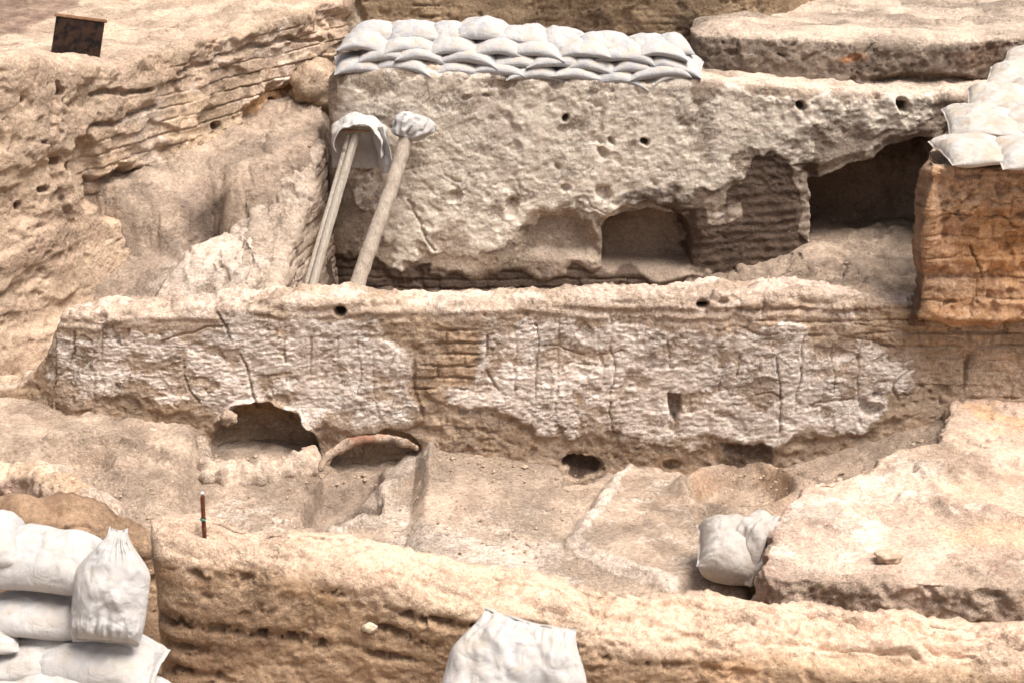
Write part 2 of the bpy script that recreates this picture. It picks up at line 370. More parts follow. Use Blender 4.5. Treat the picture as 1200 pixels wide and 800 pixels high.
    R2 = c.poly([(738, 545), (668, 640), (775, 690), (880, 700), (830, 640), (800, 580), (800, 545)], 5, 8); dz += .05*R2
    kerb = c.line([(735, 545), (712, 590), (690, 615), (668, 640)], 12, 5); dz += .035*kerb
    kerb2 = c.line([(668, 640), (720, 668), (790, 690)], 10, 6); dz += .02*kerb2
    lk = c.line([(500, 533), (470, 560), (445, 578), (420, 605), (395, 626)], 20, 6); dz += .075*lk
    # rim and pit of the round basin
    bas = np.hypot((c.px-868)/66, (c.py-578)/27); bas = bas+.12*c.wx; dz += .07*np.exp(-((bas-1)/.16)**2)-.11*(1-sst(.6, 1., bas))
    # left basin and rubble
    lb = np.hypot((c.px-90)/52, (c.py-546)/19); lb = lb+.2*c.wx; dz += .04*np.exp(-((lb-1)/.25)**2)-.1*(1-sst(.5, 1, lb))
    bench = c.poly([(-50, 500), (100, 500), (240, 505), (228, 548), (150, 528), (60, 530), (-50, 560)], 5, 12); dz += .09*bench
    # burnt hollow beside the small oven
    pit = c.poly([(352, 612), (372, 578), (440, 565), (446, 590), (420, 606), (395, 622)], 5, 8); dz -= .09*pit
    dr = c.poly([(386, 604), (420, 588), (446, 588), (440, 602), (412, 612), (392, 622)], 2.5, 10); dz -= .16*dr
    lip = c.line([(355, 605), (372, 580), (395, 560), (372, 545)], 8, 6); dz += .05*lip
    # slope right of the basin up to the corner
    crn = c.poly([(1045, 470), (1108, 470), (1108, 520), (1060, 540), (1000, 545), (975, 520)], 10, 10); dz += .02*crn
    for hx, hy_, rx, ry, dp in ((677, 549, 19, 13, .16), (788, 548, 11, 6, .05), (720, 548, 8, 5, .03)):
        h = c.ell(hx, hy_, rx, ry, .5, 14); dz -= dp*h; c.add('stain_shade', h*.6)
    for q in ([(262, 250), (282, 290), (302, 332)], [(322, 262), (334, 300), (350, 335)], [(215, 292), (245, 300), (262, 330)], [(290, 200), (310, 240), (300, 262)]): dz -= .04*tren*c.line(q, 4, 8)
    P[..., 2] += dz
    N = gnormals(P); st = sst(.9, .6, N[..., 2])*tren; P += N*(st*(.05*fbm(P, 3, 63, 3)))[..., None]*np.array([1, 1, .3])
    # soil colours, with the shade of gully and hollow painted in
    c.add('plaster', room*.62*c.poly([(402, 625), (440, 578), (500, 600), (640, 620), (680, 660), (640, 700), (470, 655)], 30, 30))
    c.add('plaster', room*np.maximum(.85*kerb, .75*kerb2)); c.add('plaster', .55*lk*room); c.add('plaster', room*.5*R2*sst(-.1, .4, fbm(P, 6, 44)))
    c.add('plaster', tren*c.poly([(165, 350), (212, 292), (262, 250), (300, 243), (335, 262), (300, 350)], 14, 30)*(.55+.45*sst(-.3, .3, fbm(P, 4, 62, 4))))
    c.add('plaster', room*.6*c.poly([(230, 600), (270, 575), (330, 590), (340, 640), (240, 640)], 18, 20)*sst(-.2, .3, fbm(P, 9, 47)))
    c.add('stain_shade', tren*.95*c.poly([(130, 350), (160, 300), (215, 250), (225, 290), (180, 350)], 10, 16)); c.add('stain_shade', tren*.7*c.poly([(255, 200), (380, 175), (400, 350), (345, 345), (320, 250)], 14, 20))  # first patch puts the gully's shade into the soil colour
    hol = np.exp(-((X+2.72)/.24)**2-((Y-14.35)/.22)**2); P[..., 2] -= .42*hol*tren; c.add('stain_shade', tren*.9*sst(.15, .6, hol)); c.add('dark', tren*.5*sst(.3, .8, hol))  # hollow is sunk in, and its shade is also painted brown and dark
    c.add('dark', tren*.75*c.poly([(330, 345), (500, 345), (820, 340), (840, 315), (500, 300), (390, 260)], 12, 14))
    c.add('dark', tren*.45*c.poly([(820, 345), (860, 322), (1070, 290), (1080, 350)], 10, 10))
    c.add('orange', .3*tren*c.poly([(195, 205), (300, 130), (400, 90), (395, 125), (300, 175), (220, 215)], 12, 18))
    c.add('stain_shade', room*.75*c.poly([(235, 520), (300, 500), (372, 520), (345, 556), (260, 545)], 8, 10))
    c.add('dark', room*.95*dr); c.add('stain_shade', room*.8*c.poly([(345, 618), (375, 560), (490, 525), (485, 545), (440, 575), (440, 600), (395, 628)], 8, 12))
    c.add('orange', room*.7*c.poly([(800, 550), (930, 550), (935, 600), (880, 608), (810, 600)], 14, 14)*(1-.5*(1-sst(.6, .8, bas))))
    c.add('orange', room*.55*c.poly([(60, 535), (140, 535), (130, 562), (70, 562)], 8, 10))
    c.add('dark', room*.4*c.poly([(840, 535), (900, 530), (905, 548), (850, 550)], 4, 8))
    c.add('stain_shade', room*.5*c.poly([(700, 560), (735, 548), (500, 530), (470, 560), (560, 580)], 18, 20))
    c.add('stain_shade', room*.45*c.line([(555, 632), (600, 640), (660, 645)], 6, 6))
    c.add('dark', room*.65*c.ell(1055, 497, 24, 7, .4, 6)); c.add('orange', room*.6*c.ell(985, 522, 30, 7, .5, 8)); c.add('dark', room*.6*c.ell(1008, 508, 10, 5, .5, 5))
    c.add('orange', .5*sst(11.3, 11.7, Y)*sst(-3.2, -3.5, X)*sst(.0, .4, fbm(P, 3, 12)))
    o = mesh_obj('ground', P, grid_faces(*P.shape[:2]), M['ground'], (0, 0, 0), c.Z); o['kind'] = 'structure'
ground()
# ================================================================== the central plastered wall
def sh_central(X):
    P = X.P; f = X.front
    bo, bj, jz = bricks(X, .09, .38, 3)
    brickzone = np.maximum(X.poly([(486, 380), (530, 385), (572, 398), (556, 445), (520, 450), (575, 520), (560, 540), (495, 520), (482, 430)], 5, 14), X.poly([(840, 352), (1200, 352), (1200, 470), (1090, 465), (1070, 440), (1040, 405), (900, 388)], 6, 8))
    topband = X.poly([(40, 340), (1000, 340), (1000, 378), (760, 378), (560, 368), (480, 378), (400, 372), (250, 372), (160, 385), (50, 385)], 5, 14)
    low = X.poly([(60, 475), (150, 470), (230, 488), (330, 480), (480, 520), (500, 455), (560, 480), (600, 505), (760, 520), (900, 535), (1000, 505), (1070, 480), (1070, 600), (60, 600)], 5, 22)
    pl = X.poly([(212, 400), (270, 368), (470, 385), (482, 440), (492, 500), (470, 505), (400, 480), (330, 482), (250, 475), (222, 470)], 9, 26)
    pl = np.maximum(pl, X.poly([(560, 385), (640, 375), (830, 385), (960, 392), (1040, 415), (1060, 450), (1010, 492), (930, 520), (850, 532), (700, 520), (600, 505), (556, 460), (572, 420)], 10, 30))
    pl = np.maximum(pl, .75*X.poly([(62, 395), (150, 390), (210, 400), (220, 468), (150, 470), (75, 462), (55, 440)], 4, 14))
    pl = np.maximum(pl, X.poly([(528, 450), (560, 432), (580, 500), (548, 490)], 4, 12)*.9)
    pl = pl*f*(1-low*.6)*(.72+.28*sst(-.4, .1, fbm(P, (2, 2, 4), 67, 5, .65)))
    fl = ridge(P+.05*fbm(P, 4, 20, 3)[..., None], (13, 13, 40), 21, 4); fl2 = fbm(P, (14, 14, 40), 25, 3)
    broken = sst(.0, .55, fbm(P, (3.2, 3.2, 6), 61, 5, .65))           # where the plaster skin has flaked away
    d = rough(X, .55, 2)
    d += pl*(.007+.009*(fl-.5)+.005*fl2)*(1-.3*broken) - .008*pl*broken
    bkn = sst(-.3, .3, fbm(P, 3, 64, 4)); d += f*brickzone*(.02*bo-.018*bj*bkn+.012*fbm(P, 12, 65, 4))
    d += f*topband*(.012*np.sin(X.P[..., 2]*75+4*fbm(P, 1.5, 31, 3)))*.6
    d -= f*low*(.018+.02*np.abs(fbm(P, 7, 33, 4)))
    cr = 0
    for pts, w, dp in (([(86, 372), (84, 430), (90, 470), (98, 500)], 4.5, .05), ([(151, 388), (152, 430), (150, 478)], 4, .045), ([(257, 365), (272, 395), (290, 425), (298, 478)], 4, .05),
                       ([(368, 385), (366, 430), (364, 462)], 5, .02), ([(462, 385), (466, 400), (455, 430)], 4, .03), ([(478, 380), (482, 420), (490, 470), (497, 515)], 7, .05),
                       ([(571, 395), (573, 425), (582, 450), (592, 460)], 3.6, .05), ([(679, 415), (678, 460), (680, 500)], 3.4, .03), ([(750, 390), (762, 430), (768, 465)], 3, .025),
                       ([(783, 378), (784, 430), (786, 462)], 3.4, .03), ([(907, 412), (912, 450), (915, 500), (910, 530)], 4, .045), ([(940, 395), (938, 440), (930, 480), (926, 500)], 3.6, .045),
                       ([(975, 400), (978, 440), (975, 500)], 3.4, .02), ([(868, 395), (866, 440)], 3, .03), ([(1133, 372), (1138, 395), (1130, 425), (1128, 455)], 6, .09), ([(1060, 430), (1045, 450), (1052, 470)], 4, .03),
                       ([(820, 390), (870, 382), (900, 396), (960, 388), (1040, 405)], 3.5, .02), ([(520, 500), (560, 505), (600, 520)], 3, .02), ([(890, 340), (893, 372)], 3, .03), ([(985, 350), (986, 372)], 3, .02),
                       ([(215, 430), (222, 455), (232, 470)], 4, .04), ([(190, 405), (240, 382), (300, 380)], 4, .03), ([(640, 440), (665, 425), (700, 430)], 3, .02), ([(1000, 377), (1060, 388), (1130, 395)], 3, .02),
                       ([(120, 385), (118, 440)], 3, .03), ([(330, 375), (335, 430), (328, 470)], 3, .03), ([(420, 385), (424, 440), (415, 480)], 3, .03), ([(540, 380), (536, 420)], 3, .03), ([(625, 380), (630, 430), (622, 500)], 3, .03), ([(715, 370), (722, 430), (716, 510)], 3, .035), ([(840, 385), (845, 440), (838, 520)], 3, .035), ([(1010, 410), (1005, 450), (1012, 490)], 3, .03), ([(600, 415), (650, 405), (690, 418), (740, 410)], 3, .025), ([(860, 470), (900, 462), (950, 475), (1000, 465)], 3, .025), ([(230, 440), (280, 446), (340, 436)], 3, .02)):
        m = X.line(pts, w*.5, 6)*f*sst(-.35, .15, fbm(P, 4, 300+int(pts[0][0]))); d -= .45*dp*m; cr = np.maximum(cr, m)
    for q in ([(110, 380), (113, 430), (108, 490)], [(232, 385), (226, 430), (232, 470)], [(300, 375), (312, 420), (318, 470)], [(395, 385), (400, 440), (396, 480)], [(440, 385), (436, 430), (444, 490)], [(600, 385), (606, 440), (598, 500)], [(655, 380), (650, 440), (656, 510)], [(700, 375), (706, 440), (698, 515)], [(812, 385), (808, 450), (815, 520)], [(890, 400), (884, 450), (890, 525)], [(955, 400), (950, 450), (958, 500)], [(1030, 415), (1026, 450), (1030, 485)]):
        m = X.line(q, 1.7, 5)*f*sst(-.15, .2, fbm(P, 3, 350+q[0][0])); d -= .007*m; cr = np.maximum(cr, .45*m)
    for cx, cy, rx, ry, dp in ((398, 365, 6.5, 6.5, .15), (823, 357, 6.5, 5.5, .15), (847, 354, 6, 4, .05), (1022, 470, 12, 7, .05), (677, 548, 20, 12, .1), (788, 547, 10, 6, .05), (118, 372, 8, 6, .04)):
        m = X.ell(cx, cy, rx, ry, .25, 2 if rx < 11 else 16)*f; d -= dp*m
        if dp > .08: X.add('dark', m)
    m = X.poly([(783, 462), (799, 462), (798, 480), (792, 496), (786, 490), (784, 475)], 1.5, 1)*f; d -= .14*m
    # the two oven mouths scooped into the foot of the wall
    o1 = X.poly([(252, 560), (254, 496), (272, 478), (300, 474), (345, 488), (368, 508), (372, 560)], 4, 6)*f; d -= .25*o1*sst(0, .2, X.h+.1)
    o2 = X.poly([(380, 575), (388, 532), (410, 515), (450, 508), (480, 514), (494, 528), (494, 575)], 3, 5)*f; d -= .22*o2
    lip = X.line([(252, 500), (272, 478), (300, 474), (345, 488), (368, 508)], 9, 5)*f*(1-o1); d += .03*lip
    d += f*.05*X.ell(350, 496, 40, 16, .5, 8)*(1-o1)              # bulging skirt between them
    ov = np.maximum(X.poly([(258, 500), (280, 478), (345, 486), (368, 508), (345, 508), (290, 494)], 3, 6), X.poly([(384, 540), (400, 516), (450, 504), (492, 516), (488, 526), (440, 516), (404, 530)], 3, 6))
    X.add('orange', f*ov*.95); X.add('dark', f*.5*ov*sst(0, .4, fbm(P, 9, 77)))
    d += X.top*(.03*fbm(P, 5, 41, 4)+.012*fbm(P, 18, 42, 3))*1.2
    X.dz = -.03*X.top*0
    # colour
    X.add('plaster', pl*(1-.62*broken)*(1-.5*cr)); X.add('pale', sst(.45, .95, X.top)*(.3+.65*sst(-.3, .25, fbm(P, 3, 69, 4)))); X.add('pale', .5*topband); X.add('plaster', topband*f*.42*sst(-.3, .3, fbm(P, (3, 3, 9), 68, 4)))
    X.add('orange', f*brickzone*(.35+.3*bkn)); X.add('orange', f*.6*X.poly([(1060, 350), (1260, 360), (1260, 430), (1140, 440), (1080, 400)], 14, 20)); X.add('orange', f*.55*X.poly([(165, 440), (215, 440), (215, 480), (165, 490)], 8, 12)); X.add('orange', f*.5*low*sst(.1, .4, fbm(P, 5, 52)))
    X.add('stain_shade', f*.6*X.poly([(175, 395), (300, 365), (400, 380), (470, 390), (470, 425), (380, 410), (230, 420)], 10, 14)*(.4+.6*sst(-.2, .3, fl2)))
    X.add('stain_shade', f*.6*X.poly([(580, 380), (840, 365), (960, 400), (1050, 420), (900, 430), (700, 410)], 10, 18)*sst(-.1, .35, fbm(P, 4, 55)))
    X.add('stain_shade', f*.3*broken*pl); X.add('stain_shade', .4*cr)
    X.add('orange', f*.7*X.line([(679, 415), (678, 460), (680, 500)], 5, 5)); X.add('orange', .4*f*X.line([(368, 385), (364, 470)], 5, 5))
    X.add('dark', f*.65*X.poly([(840, 525), (905, 520), (910, 550), (845, 552)], 6, 10)); X.add('dark', f*.4*low*sst(.0, .5, fbm(P, 6, 59)))
    X.add('dark', f*.4*X.poly([(1080, 430), (1130, 430), (1130, 470), (1090, 470)], 6, 8)); X.add('stain_shade', f*.6*X.poly([(1135, 380), (1240, 370), (1240, 480), (1135, 470)], 8, 10))
    return d*np.clip(.2+X.h*4, .2, 1)
pts = []
for px, py, Y in ((-110, 462, 11.5), (-40, 458, 11.5), (20, 452, 11.46), (44, 432, 11.44), (62, 388, 11.4), (75, 372, 11.36), (180, 366, 11.28), (300, 356, 11.24), (390, 352, 11.22), (480, 358, 11.22), (580, 357, 11.22), (700, 350, 11.2), (860, 347, 11.16), (960, 347, 11.14), (1060, 356, 11.14), (1120, 362, 11.16), (1300, 366, 11.16)):
    x, y, z = hy(px, py, Y); pts.append((x, y, line_y(x, zc_pts)-.16, z+.02, .36))
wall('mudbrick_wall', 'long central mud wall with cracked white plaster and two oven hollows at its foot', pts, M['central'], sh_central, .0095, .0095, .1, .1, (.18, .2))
# ================================================================== the back wall with its niches
def sh_back(X):
    P = X.P; f = X.front
    d = rough(X, .42, 12)
    bo, bj, jz = bricks(X, .085, .5, 13)
    lowb = X.poly([(730, 235), (840, 250), (860, 215), (900, 175), (960, 190), (945, 300), (830, 335), (810, 300), (805, 255)], 5, 14)
    lowl = X.poly([(370, 290), (470, 315), (520, 325), (700, 318), (830, 330), (830, 380), (370, 380)], 6, 14)
    pl = X.poly([(395, 88), (500, 78), (640, 90), (780, 100), (930, 110), (1000, 100), (1110, 110), (1100, 150), (980, 160), (930, 200), (880, 180), (850, 215), (800, 225), (770, 250), (700, 245), (615, 260), (560, 300), (470, 300), (440, 250), (400, 190)], 6, 26)*f
    chip = sst(.1, .5, fbm(P, (2.6, 2.6, 3.4), 15, 5)); pl2 = pl*(1-chip*.6)
    d += .014*pl2 + pl*.006*ridge(P, (7, 7, 12), 17, 3)
    d += .008*pl*fbm(P, 9, 18, 3)
    # coarse lumps at the broken right end
    lump = X.poly([(920, 95), (1060, 90), (1170, 100), (1100, 170), (1000, 165), (930, 180)], 8, 14); d += f*lump*.03*fbm(P, 5.5, 19, 4)
    d += f*lowb*(.004*np.sin(P[..., 2]*72+2.*fbm(P, 1.6, 20, 4)-P[..., 0]*6.)-.018+.012*fbm(P, 9, 26, 4))
    X.add('dark', f*lowb*.85); X.add('stain_shade', f*lowb); X.add('orange', f*lowb*.5*sst(.0, .8, np.sin(P[..., 2]*72+2.*fbm(P, 1.6, 20, 4)-P[..., 0]*6.))*1.2)
    d += f*lowl*(.012*bo-.012*bj-.03)
    # niches
    n1 = X.poly([(706, 330), (706, 268), (716, 255), (760, 249), (800, 254), (812, 272), (812, 312), (780, 326)], 1.6, 3)*f; d -= (.4+.03*fbm(P, 5, 82, 4))*n1*sst(322, 308, X.py)
    n1b = X.poly([(700, 262), (722, 246), (770, 240), (810, 248), (822, 275), (815, 320), (700, 322)], 4, 6)*f; d -= .05*n1b
    n2 = X.poly([(612, 300), (612, 270), (628, 252), (660, 250), (690, 268), (700, 300)], 9, 8)*f; d -= .11*n2
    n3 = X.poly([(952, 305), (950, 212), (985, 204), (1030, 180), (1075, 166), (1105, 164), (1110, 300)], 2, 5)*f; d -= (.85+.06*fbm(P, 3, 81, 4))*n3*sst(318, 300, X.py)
    n3b = X.poly([(938, 315), (934, 200), (985, 192), (1030, 170), (1090, 158), (1085, 330)], 5, 6)*f; d -= .04*n3b
    pil = X.poly([(926, 190), (946, 205), (952, 240), (962, 262), (950, 285), (935, 270), (940, 240)], 3, 5)*f; d += .03*pil*(1-n3)
    # upright slots and holes
    for cx, cy, rx, ry, dp in ((536, 233, 8, 6, .045), (597, 240, 8, 10, .06), (663, 141, 4, 4, .1), (718, 163, 4, 4, .07), (756, 165, 4.5, 4.5, .12), (703, 178, 6, 5, .05), (937, 123, 5, 5, .12), (1058, 123, 7, 8, .18), (1026, 112, 4, 4, .08), (968, 300, 6, 6, .1), (545, 116, 5, 2.5, .04), (570, 114, 5, 2.5, .04), (651, 195, 4, 4, .04), (660, 222, 5, 5, .04), (708, 224, 8, 7, .05)):
        m = X.ell(cx, cy, rx, ry, .35, 6)*f; d -= dp*m
        if dp > .08: X.add('dark', .7*m)
    for q, w, dp in (([(700, 118), (704, 140), (702, 165)], 7, .04), ([(480, 235), (492, 270), (500, 290)], 5, .04), ([(590, 100), (592, 150), (610, 190)], 9, .03), ([(743, 96), (747, 110)], 4, .05), ([(920, 100), (922, 140), (910, 180)], 4, .03), ([(460, 200), (520, 205), (545, 215)], 4, .02), ([(640, 250), (690, 235), (720, 245)], 4, .02), ([(500, 316), (505, 345)], 6, .03)):
        m = X.line(q, w*.6, 14)*f*sst(-.4, .1, fbm(P, 3, 83)); d -= .7*dp*m; X.add('stain_shade', .5*m)
    d += X.top*(.03*fbm(P, 4, 22, 4))
    X.add('plaster', pl2*.95); X.add('plaster', f*.95*pil); X.add('plaster', f*X.poly([(826, 245), (870, 240), (872, 255), (832, 262)], 2.5, 5))
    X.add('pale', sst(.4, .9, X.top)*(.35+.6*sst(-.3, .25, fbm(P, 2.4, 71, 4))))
    X.add('dark', f*.75*lowl); X.add('stain_shade', f*.6*X.poly([(540, 112), (600, 108), (610, 210), (588, 205), (580, 170), (540, 140)], 5, 12))
    X.add('stain_shade', f*.65*X.poly([(372, 100), (420, 110), (405, 170), (380, 200)], 8, 14)); X.add('stain_shade', f*.5*n2)
    X.add('orange', f*.4*X.poly([(560, 290), (700, 300), (700, 322), (540, 320)], 8, 12)); X.add('dark', f*.9*X.poly([(372, 285), (420, 300), (505, 312), (505, 345), (372, 345)], 6, 10))
    X.add('stain_shade', f*n3); X.add('stain_shade', f*.8*n1); X.add('dark', n3*.55*sst(250, 190, X.py)); X.cut('plaster', np.maximum(n1, n3)); X.add('dark', n1*.4*sst(290, 262, X.py)); X.add('dark', .55*f*X.poly([(700, 225), (850, 215), (815, 250), (740, 246)], 5, 10))  # burnt soil in the niches plus shade painted in, darkest towards their tops
    X.cut('dark', np.maximum(pil, X.poly([(826, 245), (870, 240), (872, 255), (832, 262)], 2.5, 5))); X.cut('orange', pil)
    X.add('stain_shade', f*.5*X.poly([(900, 95), (1160, 95), (1150, 115), (900, 112)], 6, 10))
    X.add('stain_shade', f*.7*lump*sst(-.1, .4, fbm(P, 7, 29)))
    return d
pts = []
for px, py, Y in ((374, 92, 15.35), (396, 85, 15.06), (450, 82, 15.0), (560, 83, 15.0), (700, 93, 15.0), (800, 96, 15.0), (880, 100, 15.0), (960, 108, 15.0), (1060, 112, 15.0), (1140, 112, 15.0), (1260, 112, 15.0)):
    x, y, z = hy(px, py, Y); pts.append((x, y, -.2, z+.03, 1.5))
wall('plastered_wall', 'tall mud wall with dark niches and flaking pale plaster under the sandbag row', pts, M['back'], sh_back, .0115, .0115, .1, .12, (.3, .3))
# ================================================================== the long left wall of brick courses
def sh_left(X):
    P = X.P; f = sst(.2, .5, 1-X.top); d = -f*.05*sst(.15, .5, fbm(P, (1.1, 1.1, 2.2), 37, 4))+f*.012*noise(P, (.8, .8, 9), 36)
    bo, bj, jz = bricks(X, .115, .55, 23, .018, .012)
    bz = X.poly([(90, 165), (180, 120), (210, 75), (390, 10), (430, 60), (400, 100), (280, 150), (200, 200), (110, 235)], 8, 16)*f
    d = d+rough(X, .85, 22)*(1-.72*bz)
    up = X.poly([(0, 60), (130, 60), (200, 95), (395, -40), (470, -40), (420, 60), (395, 62), (300, 85), (250, 115), (180, 130), (100, 165), (0, 200)], 8, 14)*f
    lost = sst(.1, .3, fbm(P, (1.6, 1.6, 3), 38, 3)); d += bz*(.036*bo-.017*bj*sst(-.4, .2, fbm(P, 1.8, 27, 3))+.006*fbm(P, 10, 28, 3)-.035*lost)
    d += .05*up*(1-bz)
    und = X.poly([(280, 160), (300, 118), (360, 85), (400, 62), (420, 110), (380, 140), (240, 190), (190, 225), (195, 200)], 8, 12)*f; d -= .13*und
    slot = X.poly([(82, 165), (104, 160), (118, 190), (120, 235), (100, 245), (88, 215)], 4, 7)*f; d -= .12*slot
    un2 = X.poly([(112, 205), (200, 195), (240, 190), (240, 240), (120, 260)], 6, 10)*f; d -= .14*un2
    for q, w, dp in (([(60, 100), (58, 160), (68, 220), (82, 260)], 5, .05), ([(110, 112), (175, 105)], 4, .06), ([(98, 155), (150, 138), (182, 128)], 4, .05), ([(212, 88), (270, 66), (310, 52), (385, 45)], 4, .05), ([(205, 98), (215, 140)], 4, .04)):
        m = X.line(q, w, 6)*f; d -= dp*m
    for cx, cy, rx, ry, dp in ((65, 107, 5, 5, .1), (24, 118, 4, 5, .06), (26, 243, 4, 5, .08), (258, 148, 5, 5, .1), (80, 195, 5, 6, .06), (55, 222, 6, 4, .05), (50, 167, 7, 2.5, .04), (68, 190, 4, 5, .05), (333, 121, 5, 6, .12)):
        m = X.ell(cx, cy, rx, ry, .3, 3)*f; d -= dp*m; X.add('dark', .8*m)
    # collapsed pale boulder-like mass and foot slope
    d += f*.05*sst(.7, .0, X.h)*sst(-3, -3.4, P[..., 0])
    d += X.top*.04*fbm(P, 2.5, 29, 4)
    X.add('plaster', .55*bz*(1-und)*sst(-.2, .3, fbm(P, 2.2, 31))); X.add('plaster', f*.8*X.poly([(140, 130), (180, 125), (185, 150), (145, 155)], 5, 10)*sst(-.1, .3, fbm(P, 5, 32))); X.add('plaster', f*.8*X.poly([(140, 185), (195, 180), (195, 205), (150, 210)], 5, 10)*sst(-.1, .3, fbm(P, 5, 33)))
    X.add('pale', np.clip(X.top, 0, 1)*.5); X.add('pale', .4*up)
    X.add('orange', .85*und); X.add('orange', f*.5*X.poly([(115, 185), (145, 180), (150, 215), (120, 220)], 5, 8)); X.add('orange', f*.3*sst(.55, .1, X.h)*sst(-3.4, -3.9, P[..., 0]))
    X.add('stain_shade', .5*f*X.poly([(-50, 60), (110, 60), (100, 200), (90, 300), (170, 330), (-50, 390)], 20, 20)*sst(-.3, .4, fbm(P, 2.4, 35))); X.add('dark', .5*un2)
    X.add('dark', X.top*.6*X.poly([(-60, -60), (130, -60), (90, 10), (30, 45), (-60, 60)], 10, 16)); X.add('stain_shade', f*.8*X.poly([(25, 325), (75, 318), (78, 326), (30, 332)], 3, 5))
    return d
pts = [(-6.6, 10.2, .0, 2.45, 3.4), (-5.35, 11.5, .1, 2.45, 3.4)]
for px, py, Y, zb in ((0, 66, 13.0, .1), (60, 66, 13.6, .2), (130, 70, 14.25, .5), (200, 55, 14.95, .85), (290, 30, 15.9, 1.2), (385, -2, 17.0, 1.4)):
    x, y, z = hy(px, py, Y); pts.append((x, y, zb-.15, z, 3.4))
pts.append((-1.2, 18.6, 1.4, 2.4, 3.4))
wall('brick_course_wall', 'long pinkish mud wall of exposed brick courses running back along the left', pts, M['left'], sh_left, .014, .014, .12, .1, (.3, .3), topstep=.05)
def sh_cross(X):
    P = X.P; f = 1-X.top; bo, bj, jz = bricks(X, .1, .5, 143, .03, .014)
    d = rough(X, 1.2, 142)+f*(.03*bo-.02*bj*sst(-.2, .3, fbm(P, 2, 144, 3)))+X.top*.04*fbm(P, 4, 145, 4)
    X.add('stain_shade', f*.6*sst(-.3, .3, fbm(P, 2, 146, 3))); X.add('dark', f*.6*sst(.25, .05, X.h)); X.add('pale', X.top*.4); return d
wall('earth_wall_stub', 'rough earth wall stub running out from the back wall beside the plank prop', [(-1.98, 12.3, -.2, .42, .5), (-1.93, 13.2, -.2, .52, .5), (-1.86, 14.0, -.2, .86, .5), (-1.76, 14.6, -.2, 1.2, .5), (-1.66, 15.3, -.2, 1.4, .5)], M['back'], sh_cross, .013, .013, .1, .1, (.2, .2))
# ================================================================== far wall and the earth block behind the back wall
def sh_far(X):
    P = X.P; f = X.front; bo, bj, jz = bricks(X, .12, .5, 43, .02, .014)
    bz = sst(-.2, .25, fbm(P, .9, 45, 2)); d = rough(X, 1., 42)+f*bz*(.04*bo-.03*bj)
    m = X.line([(420, 0), (425, 30), (420, 60)], 7, 6); d -= .06*m
    X.add('plaster', f*.5*X.poly([(380, -60), (425, -60), (425, 60), (380, 60)], 5, 8)); X.add('pale', X.top); X.add('orange', .3*f*bz)
    X.add('dark', f*.55*X.poly([(640, 20), (900, 10), (900, 80), (640, 80)], 14, 20)*sst(-.2, .3, fbm(P, 2, 46)))
    return d
wall('far_earth_wall', 'brown brick wall at the very back behind the row of sandbags', [(-2.2, 17.4, 1.2, 3.0, .9), (-.5, 17.2, 1.2, 3.05, .9), (1.2, 16.85, 1.2, 3.0, .9), (2.45, 16.9, 1.2, 3.0, .9), (3.3, 17.9, 1.2, 3.0, .9)], M['far'], sh_far, .016, .016, .08, .04, (.2, .2))
def sh_block(X):
    P = X.P; f = X.front; d = rough(X, 1.1, 52)+f*.02*fbm(P, 12, 53, 3)
    for cx, cy, rx, ry, dp in ((1080, 95, 60, 7, .12), (915, 66, 5, 2, .05), (860, 60, 5, 3, .05)):
        m = X.ell(cx, cy, rx, ry, .4, 5)*f; d -= dp*m
    d += X.top*(.04*fbm(P, 1.6, 55, 3)); X.add('pale', sst(.3, .8, X.top)*(.45+.55*sst(-.4, .2, fbm(P, 1.2, 56, 5)))); X.add('orange', f*.9*X.poly([(972, 72), (1012, 62), (1020, 68), (990, 80)], 3, 5)); X.add('orange', f*.5*X.poly([(1130, 50), (1190, 45), (1170, 85), (1130, 80)], 6, 8)); X.add('dark', f*.45*sst(.12, .0, X.h-.42))
    return d
pts = []
for px, py, Y in ((800, 42, 15.7), (830, 40, 15.52), (900, 44, 15.5), (1000, 46, 15.5), (1100, 50, 15.5), (1180, 44, 15.55), (1300, 44, 15.6)):
    x, y, z = hy(px, py, Y); pts.append((x, y, 1.6, z, 2.9))
wall('earth_block', 'flat-topped block of uncut grey earth with pale sandy top at upper right', pts, M['block'], sh_block, .014, .014, .07, .04, (.2, .3), bv=(.22, 1.), cat='earth block', topstep=.03)
